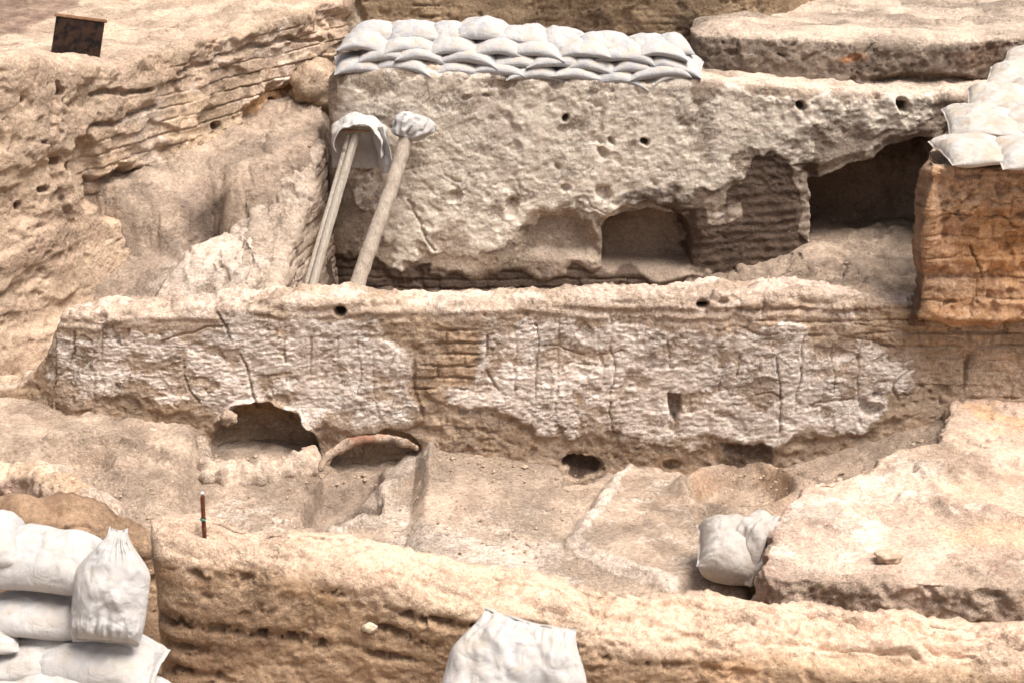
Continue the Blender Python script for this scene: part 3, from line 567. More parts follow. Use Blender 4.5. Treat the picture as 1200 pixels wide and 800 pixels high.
# ================================================================== the burnt orange wall on the right
def sh_orange(X):
    P = X.P; f = X.front; bo, bj, jz = bricks(X, .15, .55, 63, .03, .014)
    d = rough(X, 1.1, 62)+f*(.03*bo-.011*bj*sst(-.3, .3, fbm(P, 2, 67, 3)))+f*.003*np.sin(P[..., 2]*60+4*fbm(P, 1.5, 64, 3))+f*.006*fbm(P, (7, 7, 16), 68, 3)-f*.03*sst(.3, .45, noise(P, 10, 66))
    for q, w, dp in (([(1143, 290), (1146, 330), (1145, 372)], 4, .06), ([(1085, 260), (1140, 254), (1200, 266)], 4, .05), ([(1070, 330), (1120, 322), (1200, 330)], 4, .04), ([(1088, 232), (1150, 238), (1200, 236)], 3, .03)):
        m = X.line(q, w*.45, 14)*f*sst(-.3, .1, fbm(P, 3, 69)); d -= .5*dp*m
    d -= .16*sst(.16, .0, X.h)*f+.05*f*np.exp(-((X.h-.45)/.05)**2)*sst(-.3, .2, fbm(P, 2, 70)); d += .07*fbm(P, 2.2, 71, 4); X.dz = sst(.14, .02, X.h)*(.07*fbm(P, 2.6, 73, 4)+.02)
    left = sst(.3, .8, -X.N[..., 0]); X.add('stain_shade', left*.9); X.add('dark', left*.45); X.add('pale', X.top*.8); X.add('stain_shade', .6*X.top)  # left face: grey dirty edge, with the side's shade painted in as well
    X.add('orange', f*.8*X.poly([(1155, 240), (1240, 250), (1240, 340), (1150, 330), (1110, 300)], 14, 20)); X.add('pale', f*.45*X.poly([(1080, 185), (1240, 185), (1240, 240), (1100, 250)], 10, 16)); X.add('pale', f*.4*X.poly([(1062, 320), (1140, 320), (1140, 350), (1065, 350)], 6, 10))
    return d
pts = []
for px, py in ((1062, 200), (1085, 192), (1150, 190), (1260, 188)):
    x, y, z = hy(px, py, 10.98); pts.append((x, y, .93, z, 1.))
pts.append((5.4, 10.98, .93, 2.22, 1.))
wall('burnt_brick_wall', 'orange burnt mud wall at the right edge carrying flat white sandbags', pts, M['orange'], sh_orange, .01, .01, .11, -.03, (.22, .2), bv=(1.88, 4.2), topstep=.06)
# ================================================================== foreground walls
def sh_front(X):
    P = X.P; f = X.front; z = P[..., 2]
    d = rough(X, .6, 72)
    zz = (X.dep+.02*fbm(P, 1.6, 75, 4)+.012*noise(P, 9, 74)-.1)/.14; fz = zz-np.floor(zz)
    course = sst(.0, .3, fz)*sst(1., .55, fz)*(.55+.45*sst(-.4, .3, fbm(P, 1.8, 76, 3))); clod = fbm(P, (13, 13, 11), 77, 4, .6); rug = np.clip(ridge(P, (10, 10, 8), 83, 3), 0, 1)
    deep = f*sst(.08, .22, X.dep+.08*fbm(P, 3, 88, 3))*(1-.75*sst(.3, 1.2, P[..., 0]+.4*fbm(P, 1.5, 89, 3)))
    rows = np.exp(-((fz-.5)/.2)**2)*sst(-.35, .25, fbm(P, (2.2, 2.2, 6), 76, 3)); pits = sst(.05, .5, fbm(P, (12, 12, 9), 77, 4, .6)+.15)
    d += deep*(-.075*rows*pits-.016*rows+.012*fbm(P, 5, 84, 4)+.02*rows*clod)
    d += f*.004*fbm(P, 26, 78, 2)
    d += X.top*(.06*fbm(P, 2.0, 79, 5)+.005*fbm(P, 14, 80, 4)-.02*sst(.2, .5, fbm(P, 4, 91, 3)))+.018*fbm(P, 5, 82, 4)*sst(.2, .0, X.dep)
    right = sst(1.2, 1.9, P[..., 0]); d -= X.top*right*.03*ridge(P, (2, 9, 4), 81, 2)
    m = X.line([(900, 745), (960, 720), (1060, 735), (1130, 770)], 5, 8); d -= .03*m*X.top
    for q in ([(880, 710), (1000, 724), (1200, 752)], [(840, 722), (960, 742), (1080, 764)], [(1060, 735), (1110, 752), (1140, 775)], [(700, 690), (800, 706), (880, 728)]): d -= .035*X.line(q, 4.5, 12)*sst(.3, .8, X.top)
    d -= X.top*.03*sst(.55, .8, ridge(P, (1.2, 5, 3), 93, 3))
    m = X.ell(615, 738, 26, 8, .5, 8); d -= .04*m
    X.add('pale', np.clip(1.1*X.top, 0, 1)*(.55+.5*sst(-.3, .2, fbm(P, 2.2, 90, 4)))); X.add('pale', .8*sst(.16+.06, .04, X.dep+.1*fbm(P, 2.5, 92, 4))); X.add('orange', f*sst(.05, .15, X.dep)*sst(.34, .18, X.dep)*(1-right)*(.35+.4*sst(-.2, .3, fbm(P, 2.5, 87, 3)))); X.add('stain_shade', deep*.95*sst(.2, .4, X.dep)*(.5+.5*sst(-.2, .3, fbm(P, 2, 85))))
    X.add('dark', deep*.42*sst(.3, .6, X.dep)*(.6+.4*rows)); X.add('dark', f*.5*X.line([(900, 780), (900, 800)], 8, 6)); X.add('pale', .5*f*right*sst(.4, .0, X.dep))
    X.add('orange', .35*X.top*sst(-.1, .4, fbm(P, 2, 86)))
    return d
pts = []
FR = ((172, 632, 606), (205, 634, 608), (330, 650, 617), (430, 668, 628), (500, 694, 645), (580, 713, 664), (700, 738, 682), (850, 752, 694), (1000, 764, 708), (1200, 772, 728), (1330, 776, 738))
for px, pf, pb in FR:
    x, y, z = hy(px, pf, 7.15); yb = hz(px, pb, z)[1]; pts.append((x, y, -.4, z+.02, max(.36, yb-y+.07)))
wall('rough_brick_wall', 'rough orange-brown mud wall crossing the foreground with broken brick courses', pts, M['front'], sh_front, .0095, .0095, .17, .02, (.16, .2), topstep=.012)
def sh_stub(X):
    P = X.P; d = rough(X, 1.3, 92)+X.top*.05*fbm(P, 3.5, 93, 4)
    X.add('pale', X.top*sst(-1.9, -1.6, P[..., 0])); X.add('stain_shade', .9*sst(-1.75, -2.0, P[..., 0])); X.add('dark', .5*sst(-1.75, -2.0, P[..., 0])*sst(-.4, .3, fbm(P, 4, 95))); return d
pts = []
for px, py in ((-90, 578), (0, 584), (60, 588), (110, 598), (150, 618), (190, 628)):
    x, y, z = hy(px, py, 7.75); pts.append((x, y, -.35, z-.09, .3))
wall('mud_wall_stub', 'dark brown crumbling mud wall end behind the piled white sandbags', pts, M['front'], sh_stub, .012, .012, .09, .05, (.15, .2), topstep=.02)
def sh_kerb(X):
    P = X.P; d = rough(X, 1.6, 96)+.05*fbm(P, 5, 97, 3); X.add('pale', X.top*.8); X.add('plaster', .6*sst(0, .4, fbm(P, 3, 98))); return d
pts = []
for px, py, Y in ((-60, 560, 9.9), (0, 556, 9.85), (30, 553, 9.75), (60, 572, 9.5), (90, 590, 9.3), (120, 610, 9.2)):
    x, y, z = hy(px, py, Y); pts.append((x, y, -.1, z, .26))
wall('mud_kerb', 'low eroded pale mud kerb at the left edge behind the wall stub', pts, M['platform'], sh_kerb, .012, .012, .08, .05, (.15, .15), cat='kerb')
# ================================================================== the plastered platform at the right
def sh_platform(X):
    P = X.P; tp = sst(.5, .9, X.top); side = 1-tp
    d = side*(.05*fbm(P, 3, 21, 3)+.03*fbm(P, 8, 22, 4)+.014*fbm(P, 22, 23, 3)-.03*sst(.25, .45, noise(P, 7, 25)))+tp*(.03*fbm(P, 1.5, 8, 4)+.012*fbm(P, 7, 9, 4))
    bas = X.poly([(1100, 560), (1190, 540), (1260, 545), (1260, 600), (1180, 590), (1110, 590)], 12, 14)*tp; d -= .06*bas
    d += tp*(.035*X.line([(1085, 550), (1105, 575), (1110, 592)], 12, 8)+.025*X.line([(1060, 580), (1130, 598), (1200, 600)], 8, 8)-.025*sst(.3, .5, fbm(P, 3, 14)))
    d -= tp*.02*sst(.75, .95, ridge(P, 2.4, 26, 3))
    X.add('plaster', tp*X.poly([(895, 660), (905, 600), (1000, 555), (1100, 530), (1110, 575), (1040, 600), (1020, 640), (950, 670)], 16, 30)*(.3+.5*sst(-.2, .3, fbm(P, 3, 24, 4))))
    X.add('plaster', .7*tp*X.line([(1040, 585), (1130, 592), (1200, 603)], 12, 10)*sst(-.3, .2, fbm(P, 8, 17))); X.add('plaster', .6*tp*X.poly([(1100, 650), (1260, 640), (1260, 670), (1100, 672)], 14, 14)*sst(0, .3, fbm(P, 7, 18)))
    X.add('orange', .8*X.poly([(1125, 475), (1260, 468), (1260, 500), (1160, 505)], 12, 18)); X.add('orange', .45*bas); X.add('pale', .8*tp*X.poly([(1085, 612), (1240, 600), (1240, 645), (1100, 642)], 12, 16))
    X.add('stain_shade', .6*tp*X.poly([(1020, 610), (1080, 605), (1100, 645), (1060, 660), (1030, 645)], 12, 14)); X.add('stain_shade', .5*tp*X.poly([(950, 660), (1260, 650), (1260, 720), (950, 700)], 12, 20)*sst(-.1, .4, fbm(P, 5, 19)))
    X.add('stain_shade', side*.5); X.add('dark', side*.15*sst(-.1, .4, fbm(P, 6, 20)))
    return d
pts = []
PF = ((1112, 462), (1104, 500), (1090, 522), (1035, 538), (1008, 558), (950, 570), (918, 592), (903, 618), (894, 642), (890, 664), (915, 676), (1000, 679), (1100, 683), (1250, 688), (1420, 690))
for px, py in PF:
    x, y, z = hz(px, py, .37); pts.append((x, y, -.3, .37+.02*(y-9), 1.))
nb_ = len(pts)
wall('earth_platform', 'wide raised earth platform with whitish plaster crust at the right', pts, M['platform'], sh_platform, .0115, .0115, .07, .07, (.06, .06), cat='platform', topstep=.016, backs=[(4.6, 11.5-2.75*(i/(nb_-1))**.8) for i in range(nb_)])
# ================================================================== clay oven rims (tubes of fired clay)
def tube(pts, rad, n=18, wob=.3, seed=0, flat=1., step=.012):
    c = catmull([tuple(p)+(r_,) for p, r_ in zip(pts, rad)], 20); S = np.concatenate([[0], np.cumsum(np.linalg.norm(np.diff(c[:, :3], axis=0), axis=1))])
    s = np.arange(0, S[-1], step); c = np.stack([np.interp(s, S, c[:, i]) for i in range(4)], 1)
    t = np.gradient(c[:, :3], axis=0); t /= np.linalg.norm(t, axis=1, keepdims=True)
    up = np.array([0, 0, 1.]) if abs(t[:, 2]).mean() < .8 else np.array([0, 1., 0])
    b = np.cross(t, up); b /= np.linalg.norm(b, axis=1, keepdims=True); u = np.cross(b, t)
    a = np.linspace(0, 2*math.pi, n, endpoint=False)
    e = np.clip(np.minimum(s, s[-1]-s)/(c[:, 3]+1e-6), 0.02, 1)**.5
    V = c[:, None, :3]+(b[:, None]*np.cos(a)[None, :, None]+u[:, None]*np.sin(a)[None, :, None]*flat)*(c[:, 3]*e)[:, None, None]
    V = V+ (V-c[:, None, :3])*(wob*fbm(V, 9, seed, 4))[..., None]
    return V
def clay(name, label, px_pts, rad, cat, parent=None, org=None, red=.4, seed=0, dk=0.):
    P3 = [hz(a, b, z) for a, b, z in px_pts]; V = tube(P3, rad, 20, .5, seed, 1.1); c = Ctx(V); c.Z['orange'] = red*sst(-.1, .4, fbm(V, 6, seed+3)); c.Z['dark'] = .6*red*sst(.1, .5, fbm(V, 8, seed+5)); c.Z['dark'] = np.maximum(c.Z['dark'], dk*sst(-.5, .0, fbm(V, 7, seed+8))); c.Z['plaster'] = (1-red)*.7+0*c.px
    o = mesh_obj(name, V, grid_faces(*V.shape[:2], close_t=True), M['oven'], org or tuple(V.reshape(-1, 3).min(0)), c.Z)
    return tag(o, label, cat)
clay('clay_oven_rim', 'pale horseshoe clay rim of the larger oven at the central wall foot', [(238, 512, .12), (236, 540, .02), (254, 562, -.04), (295, 566, -.07), (335, 556, -.06), (360, 540, -.03), (370, 520, .05)], [.04, .1, .13, .14, .12, .09, .04], 'oven', red=.25, seed=4)
clay('burnt_oven_rim', 'reddish black curved clay rim of the smaller oven at the central wall foot', [(374, 552, .08), (384, 536, .15), (405, 522, .22), (440, 513, .26), (475, 518, .22), (490, 526, .12)], [.025, .03, .03, .026, .024, .015], 'oven', red=1., seed=9, dk=.4)
# ================================================================== sandbags
def bag_mesh(a, b, H, seed, flare=.05, droop=.12, wr=1., nu=56, nv=40, flat=.45, bend=0., neck=0., mesh_only=True, twist=0.):
    rnd = random.Random(seed)
    u = np.sin(np.linspace(-1, 1, nu)*math.pi/2*.93)/math.sin(math.pi/2*.93); v = np.sin(np.linspace(-1, 1, nv)*math.pi/2*.95)/math.sin(math.pi/2*.95)
    U, Vv = np.meshgrid(u, v, indexing='ij'); hem = .955
    up = np.clip(np.abs(U)/hem, 0, 1)
    T = (1-up**3.4)**.52*(1-np.abs(Vv)**3.)**.52
    wid = 1+flare*np.abs(U)**4
    if neck: wid = wid*(1-neck*sst(.15, .95, U))
    X = a*U*(1-.05*(1-Vv**2)*np.abs(U)**3); Y = b*Vv*wid
    Q = np.stack([X*1, Y*1, 0*X+seed*3.7], -1)
    lump = fbm(Q, 5, seed, 3)
    wv = sst(.25, .92, np.abs(U))
    wr_ = (ridge(np.stack([U*1.6*a/.3, Vv*7, 0*U+seed*1.7], -1), 1., seed+5, 3)-.5)*wv
    fold = .55*(sst(.55, 1., ridge(Q+.05*fbm(Q, 3, seed+13, 2)[..., None], (5*rnd.uniform(.5, 1.4), 3.4, 1), seed+14, 2))-.3)+.45*(ridge(Q+.03*fbm(Q, 8, seed+9, 2)[..., None], (7, 11, 1), seed+6, 3)-.55)
    bas = -droop*(np.abs(U)**2.2)*a - .05*droop*Vv**2 + bend*a*U + .02*noise(Q, 4, seed+8)
    bt = rnd.uniform(-.03, .03)
    lob = noise(Q, 2.6, seed+12); top = H*(1-flat)*T*(1+.16*lump+.34*lob)+bas + wr*T**.35*(.026*wr_+.018*fold+.012*lump)*(1-.2*T)
    bot = -H*flat*T**.8*(1+.08*lump)+bas
    seam = (T < .02)
    hemw = sst(.95, .97, np.abs(U))*(.004*np.sin(Vv*9+seed)+.006*noise(np.stack([U, Vv*4, 0*U+seed], -1), 1, 3))*wr
    top = top+hemw; bot = np.minimum(bot+hemw, top-.003)
    Vt = np.stack([X, Y, top], -1); Vb = np.stack([X, Y, bot], -1)
    if twist:
        ang = twist*U
        for W in (Vt, Vb):
            y, z = W[..., 1].copy(), W[..., 2].copy(); W[..., 1] = y*np.cos(ang)-z*np.sin(ang); W[..., 2] = y*np.sin(ang)+z*np.cos(ang)
    n = nu*nv
    F1 = grid_faces(nu, nv); F2 = grid_faces(nu, nv)[:, ::-1]+n
    idx = np.arange(n).reshape(nu, nv)
    ring = np.concatenate([idx[:, 0], idx[-1, 1:], idx[-2::-1, -1], idx[0, -2:0:-1]])
    nx = np.roll(ring, -1); F3 = np.stack([ring+n, nx+n, nx, ring], -1)
    return np.concatenate([Vt.reshape(-1, 3), Vb.reshape(-1, 3)]), np.concatenate([F1, F2, F3])
from mathutils import Matrix, Euler, Vector
def bag(loc, rot, size, seed, label, mat, group=None, hem=False, name='sandbag', **k):
    V, Fq = bag_mesh(*size, seed, **k)
    o = mesh_obj(name, V, Fq, mat); o.location = loc; o.rotation_euler = rot
    if hem:
        a, b, H = size; t = np.linspace(-1, 1, 40); dr = k.get('droop', .12)
        pts = [(-a*.92, b*q*.98, -dr*.83*a+.006+.006*math.sin(q*16+seed)) for q in t]
        W = tube(pts, [.0035]*len(pts), 6, 0, 1, 1., .01); mesh_obj('stitched_seam', W, grid_faces(*W.shape[:2], close_t=True), M['bag_top'], parent=o)
    return tag(o, label, 'sandbag', group)
ORD = 'first second third fourth fifth sixth seventh eighth ninth tenth eleventh'.split()
# the long row on top of the back wall
GB = 'sandbags stacked in a row on the back wall'
tops = [(436, 36, 62, .2), (486, 32, 58, .0), (527, 34, 42, .0), (566, 31, 64, -.04), (613, 37, 58, -.05), (662, 43, 58, -.05), (708, 46, 62, -.05), (757, 48, 62, 0), (788, 50, 40, .1)]
for i, (px, py, w, tl) in enumerate(tops):
    x, y, z = hy(px, py+1, 15.38); sc = F/(y*cp+(CZ-z)*sp)
    bag((x, y, z-.02), (R(random.uniform(6, 14)), -tl*.9, R(random.uniform(-7, 7))), (w/sc*.55, .19, .135), 200+i, f'dust-topped grey-white sandbag, {ORD[i]} from the left in the uppermost layer of the back row', M['bag_far'], GB, droop=.14+.1*random.random(), wr=1.3, flat=.4, twist=random.uniform(-.1, .1))
base_y = [(430, 70), (480, 71), (530, 73), (580, 75), (630, 79), (680, 82), (730, 84), (772, 80)]
for L, nm in ((0, 'bottom'), (1, 'third'), (2, 'second')):
    for i in range(8):
        px = base_y[i][0]+(0, 20, 4)[L]+random.uniform(-5, 5); py = base_y[i][1]-1-L*12.5+random.uniform(-1.5, 1.5)
        if px > 790: px = 785
        x, y, z = hy(px, py+1, 15.24+.035*L); 
        bag((x, y, z), (R(random.uniform(-3, 8)), R(random.uniform(1, 8)), R(random.uniform(-8, 8))), (.26+.03*random.random(), .25, .14), 300+L*20+i, f'flattened grey-white sandbag, {ORD[i]} from the left in the {nm} layer of the back row', M['bag_far'], GB, droop=.2+.16*random.random(), wr=.8, flat=.5, twist=random.uniform(-.12, .12))
x, y, z = hy(785, 82, 15.16)
o = bag((x, y, z-.02), (R(5), R(-9), R(10)), (.2, .15, .08), 390, 'small flat white sandbag with blue stitching at the right end of the back row', M['bag_top'], None, droop=.25)
W = tube([(-.2+.012*math.sin(q*3), -.13+.012*q, -.035+.012*(q % 2)) for q in range(22)], [.007]*22, 6, 0, 1, 1., .01); mesh_obj('blue_stitching', W, grid_faces(*W.shape[:2], close_t=True), M['bluestring'], parent=o)
# the near pile at the lower left
GF = 'sandbags piled at the lower left'
def nb(px, py, Y, rot, size, seed, label, **k):
    return bag(hy(px, py, Y), tuple(R(q) for q in rot), size, seed, label, M['bag_near'], GF, hem=not k.get('neck'), flare=-.13, **k)
nb(-24, 630, 7.0, (8, 4, 8), (.2, .18, .2), 401, 'white sandbag cut by the left frame edge, topmost of the near pile', droop=.15, nu=80, nv=56)
nb(50, 655, 7.0, (14, 3, -4), (.29, .17, .25), 402, 'large white sandbag with a crumpled mouth lying below the topmost one', droop=.1, wr=1.5, nu=90, nv=64, flat=.4)
nb(42, 714, 6.95, (4, 5, 3), (.25, .17, .17), 403, 'flat white sandbag squeezed under the large one with a pointed right corner', droop=.16, nu=80, nv=56)
up1 = nb(131, 686, 6.84, (64, -74, 6), (.27, .17, .25), 404, 'upright white sandbag leaning on the mud wall with its mouth gathered on top', droop=.0, wr=1.7, nu=110, nv=80, flat=.5, neck=.72)
nb(-28, 738, 6.85, (4, 3, 12), (.2, .18, .13), 405, 'white sandbag at the left frame edge halfway down the near pile', droop=.1, nu=80, nv=56)
nb(72, 740, 6.97, (3, 4, -3), (.27, .17, .13), 406, 'narrow greyish sandbag wedged under the upright one', droop=.14, nu=80, nv=56)
nb(16, 766, 6.85, (5, -4, 4), (.22, .18, .15), 407, 'white sandbag low at the left frame edge overlapping its neighbour', droop=.1, nu=80, nv=56)
nb(113, 770, 6.85, (8, 4, -4), (.31, .18, .2), 408, 'wide white sandbag low in the near pile against the wall corner', droop=.1, nu=80, nv=56)
nb(62, 792, 6.78, (4, 4, -5), (.33, .18, .14), 409, 'white sandbag in the lowest visible layer of the near pile', droop=.14, nu=80, nv=56)
nb(0, 806, 6.74, (4, 2, 5), (.26, .18, .15), 410, 'white sandbag at the bottom left frame corner under the near pile', droop=.1, nu=80, nv=56)
nb(128, 816, 6.78, (4, 2, -5), (.3, .18, .16), 411, 'white sandbag cut by the lower frame edge beside the wall corner', droop=.1, nu=80, nv=56)
def stand(o, lean, roll, yaw):
    o.rotation_mode = 'QUATERNION'; l = R(lean)
    m = Matrix(((0, -1, 0), (math.sin(l), 0, -math.cos(l)), (math.cos(l), 0, math.sin(l))))
    o.rotation_quaternion = (Matrix.Rotation(R(yaw), 3, 'Z') @ m @ Matrix.Rotation(R(roll), 3, 'Z')).to_quaternion()
# single bag at the bottom centre
up2 = bag(hy(603, 800, 6.75), (0, 0, 0), (.31, .33, .26), 420, 'single white sandbag with a gathered mouth leaning on the foreground wall at bottom centre', M['bag_near'], hem=False, flare=-.05, droop=.0, wr=2.2, nu=110, nv=80, flat=.45, neck=.3)
stand(up1, 22, -9, 8); stand(up2, 38, -12, -4)
# the bag slumped against the platform
x, y, z = hz(868, 668, .02)
o = bag((x, y, z+.15), (R(16), R(6), R(-4)), (.28, .23, .32), 430, 'slumped grey sandbag with a dark underside lying on the floor against the platform', M['sack'], droop=.05, wr=1.8, nu=80, nv=60, flat=.55, flare=-.15)
# flat bags along the top of the orange wall
GR = 'flat sandbags along the orange wall top'
rb = [(1122, 172, -6, .24, 'front left flat cream sandbag on the orange wall edge'), (1196, 174, -3, .32, 'front right flat white sandbag overhanging the orange wall edge'), (1140, 138, 8, .28, 'dusty flat sandbag just behind the front left one on the orange wall'),
      (1200, 136, 10, .3, 'dusty flat sandbag just behind the front right one on the orange wall'), (1160, 112, 14, .26, 'third flat sandbag back along the left edge of the orange wall top'), (1205, 104, 16, .26, 'third flat sandbag back at the right frame edge on the orange wall top'),
      (1180, 88, 20, .25, 'fourth flat sandbag back along the left edge of the orange wall top'), (1215, 76, 20, .25, 'fourth flat sandbag back at the right frame edge on the orange wall top'), (1196, 66, 22, .24, 'farthest flat sandbag still in view on the orange wall top')]
for i, (px, py, rz, a, lb) in enumerate(rb):
    x, y, z = hz(px+(20 if i < 2 else 14), py+2, 2.235+.01*i)
    bag((x, y, z), (R(5), R(random.uniform(-3, 3)), R(-rz)), (a, .36 if i > 1 else .28, .115), 440+i, lb, M['bag_top'], GR, flare=-.08, droop=.12, wr=.9, flat=.5, nu=70, nv=56)
# empty folded sack over the platform edge
def sheet(name, prof, width, label, mat, loc, rz=0, thick=.006, seed=0, wave=.02, nu=40, nv=60, ry=0., cat='sack', fold=6., parent=None, taper=0.):
    c = catmull(prof, 16); S = np.concatenate([[0], np.cumsum(np.linalg.norm(np.diff(c, axis=0), axis=1))]); s = np.linspace(0, S[-1], nv)
    c = np.stack([np.interp(s, S, c[:, i]) for i in range(c.shape[1])], 1)
    u = np.linspace(-1, 1, nu)
    A = np.stack([u[:, None]*width*(1+taper*np.linspace(-1, 1, nv))[None, :]+0*c[None, :, 0], np.repeat(c[None, :, 0], nu, 0), np.repeat(c[None, :, 1], nu, 0)-(c[None, :, 2]*u[:, None]**2 if c.shape[1] > 2 else 0)], -1)
    N = gnormals(A); w = wave*(fbm(A+seed, (fold, fold, fold*.5), seed, 3)+.6*(ridge(A+seed, (fold*1.8, 3, 2.5), seed+4, 2)-.5)); A = A+N*w[..., None]
    B = A-N*thick; n = nu*nv; idx = np.arange(n).reshape(nu, nv)
    ring = np.concatenate([idx[:, 0], idx[-1, 1:], idx[-2::-1, -1], idx[0, -2:0:-1]]); nx = np.roll(ring, -1)
    Fq = np.concatenate([grid_faces(nu, nv), grid_faces(nu, nv)[:, ::-1]+n, np.stack([ring+n, nx+n, nx, ring], -1)])
    o = mesh_obj(name, np.concatenate([A.reshape(-1, 3), B.reshape(-1, 3)]), Fq, mat, parent=parent)
    o.location = loc; o.rotation_euler = (0, ry, rz)
    return tag(o, label, cat) if label else o
x, y, z = hz(890, 640, .2)
sheet('empty_sack', [(-.2, -.17), (-.17, -.03), (-.12, .1), (-.02, .17), (.14, .185)], .1, 'limp empty sack hanging over the platform edge beside the slumped bag', M['sack'], (x, y, z), R(-42), .02, 3, .03, taper=.15)
# ================================================================== the two leaning posts with sacks on their heads
def post(name, label, top, bot, rad, mat, seed, square=False, n=24):
    T, B = Vector(top), Vector(bot); k = 40
    pts = [tuple(B.lerp(T, i/(k-1))+Vector((.016*math.sin(i*.16+seed), .01*math.sin(i*.23), 0))*(0 if square else 1)) for i in range(k)]
    V = tube(pts, [rad*(1.12-.2*i/k) for i in range(k)], n, .12, seed, 1., .012)
    o = mesh_obj(name, V, grid_faces(*V.shape[:2], close_t=True), mat, tuple(B))
    return tag(o, label, 'post')
def plank_post(label, top, bot):
    T, B = Vector(top), Vector(bot); root = empty('plank_post', B, label, 'post')
    d = (T-B); L = d.length; q = d.to_track_quat('Z', 'Y').to_matrix()
    for sgn, w in ((-1, .052), (1, .04)):
        ns = 60; a = np.linspace(0, 1, ns); prof = []
        for t in np.linspace(0, 2*math.pi, 20, endpoint=False):
            ct, st = math.cos(t), math.sin(t); prof.append((w*.5*np.sign(ct)*abs(ct)**.4, .035*np.sign(st)*abs(st)**.4))
        prof = np.array(prof); V = np.zeros((ns, 20, 3)); V[..., 0] = prof[None, :, 0]*(1+.05*noise(np.stack([a*9, a*0, a*0+sgn], -1), 1, 4))[:, None]+sgn*.031+(.006*np.sin(a*5+sgn))[:, None]; V[..., 1] = prof[None, :, 1]; V[..., 2] = (a*L)[:, None]-.02*sgn*(a > .99)[:, None]
        V = V+.003*fbm(V*np.array([1, 1, .15]), 30, 7, 2)[..., None]; V = V @ np.array(q).T
        cap = np.arange(20); nA = 0
        o = mesh_obj('plank', V, grid_faces(ns, 20, close_t=True), M['plank'], parent=root)
    return root
p1t, p1b = hy(414, 156, 14.72), hy(350, 382, 13.95)
p2t, p2b = hy(478, 152, 14.74), hy(403, 392, 13.8)
plank_post('split plank prop leaning on the back wall with a wide sack draped over its head', p1t, p1b)
post('log_post', 'round weathered log prop leaning on the back wall under the small wrapped sack', p2t, p2b, .066, M['log'], 3)
hx, hyy, hzz = p1t
root = empty('draped_sack', (hx, hyy, hzz), 'wide whitish sack draped like a hood over the plank prop head', 'sack')
def hood():
    # arched front hood
    nu, nv = 56, 40; th = np.linspace(-1, 1, nu); v = np.linspace(0, 1, nv); TH, VV = np.meshgrid(th, v, indexing='ij')
    ang = TH*math.pi*.56
    w = .2+.02*VV; x = w*np.sin(ang)+.05+.03*VV*TH; z = .12*np.cos(ang)-.03-.08*np.abs(TH)**3*1.6+.05*VV-.03*TH; y = -.13+.27*VV
    A = np.stack([x, y, z], -1); N = -gnormals(A); A = A+N*(.018*fbm(A, 9, 5, 3)+.02*(ridge(A, (8, 4, 8), 6, 2)-.5)*(1-.3*VV))[..., None]
    B = A-N*.007; n = nu*nv; idx = np.arange(n).reshape(nu, nv); ring = np.concatenate([idx[:, 0], idx[-1, 1:], idx[-2::-1, -1], idx[0, -2:0:-1]]); nx = np.roll(ring, -1)
    Fq = np.concatenate([grid_faces(nu, nv)[:, ::-1], grid_faces(nu, nv)+n, np.stack([ring, nx, nx+n, ring+n], -1)])
    mesh_obj('hood', np.concatenate([A.reshape(-1, 3), B.reshape(-1, 3)]), Fq, M['bag_near'], parent=root)
hood()
sheet('back_flap', [(.13, .03), (.12, -.1), (.09, -.22), (.06, -.34)], .25, None, M['sack'], (.04, .02, 0), 0, .006, 8, .025, parent=root)
f = sheet('side_flap', [(-.06, .06), (-.04, -.06), (-.01, -.2), (.0, -.36)], .1, None, M['bag_near'], (.27, .02, .0), R(-50), .006, 12, .03, parent=root, ry=R(-12))
bx = tube([(-.1, -.06, .035), (.16, -.06, .03)], [.02, .02], 8, .1, 2, .6, .02); mesh_obj('board', bx, grid_faces(*bx.shape[:2], close_t=True), M['darkboard'], parent=root)
# wrapped sack on the log head
def wrap():
    nu, nv = 72, 48; a = np.linspace(0, 2*math.pi, nu, endpoint=False); v = np.linspace(0, 1, nv); A_, V_ = np.meshgrid(a, v, indexing='ij')
    prof = np.interp(V_, [0, .06, .2, .45, .7, .88, 1], [.068, .078, .11, .145, .13, .08, .004]); zz = np.interp(V_, [0, .06, .2, .45, .7, .88, 1], [-.09, -.1, -.06, .02, .1, .135, .135])
    x = prof*np.cos(A_)*1.15; y = prof*np.sin(A_)*.8
    Q = np.stack([np.cos(A_)*1.2, np.sin(A_)*1.2, V_*.8], -1); r = (ridge(Q, (2.6, 2.6, 1.2), 15, 3)-.5)*.07+.03*fbm(Q, 3, 16, 3)
    r = r*sst(0, .15, V_)*sst(1., .85, V_)
    x = x+np.cos(A_)*r+.09*np.clip(V_, 0, 1)*sst(.0, 1, np.cos(A_))*np.sin(V_*math.pi); y = y+np.sin(A_)*r
    V = np.stack([x+.25*(zz+.09), y, zz], -1)
    o = mesh_obj('wrapped_sack', V, grid_faces(nu, nv, close_s=True), M['bag_near']); o.location = (p2t[0]-.01, p2t[1], p2t[2]+.02); o.rotation_euler = (R(-18), R(22), R(10))
    tag(o, 'small whitish sack wrapped in folds round the head of the log prop', 'sack')
    W = np.stack([.072*np.cos(a), .06*np.sin(a), 0*a-.085], -1); W = np.vstack([W, W[:1]])
    t = tube([tuple(q) for q in W], [.007]*len(W), 8, 0, 1); mesh_obj('hem', t, grid_faces(*t.shape[:2], close_t=True), M['sack'], parent=o)
wrap()
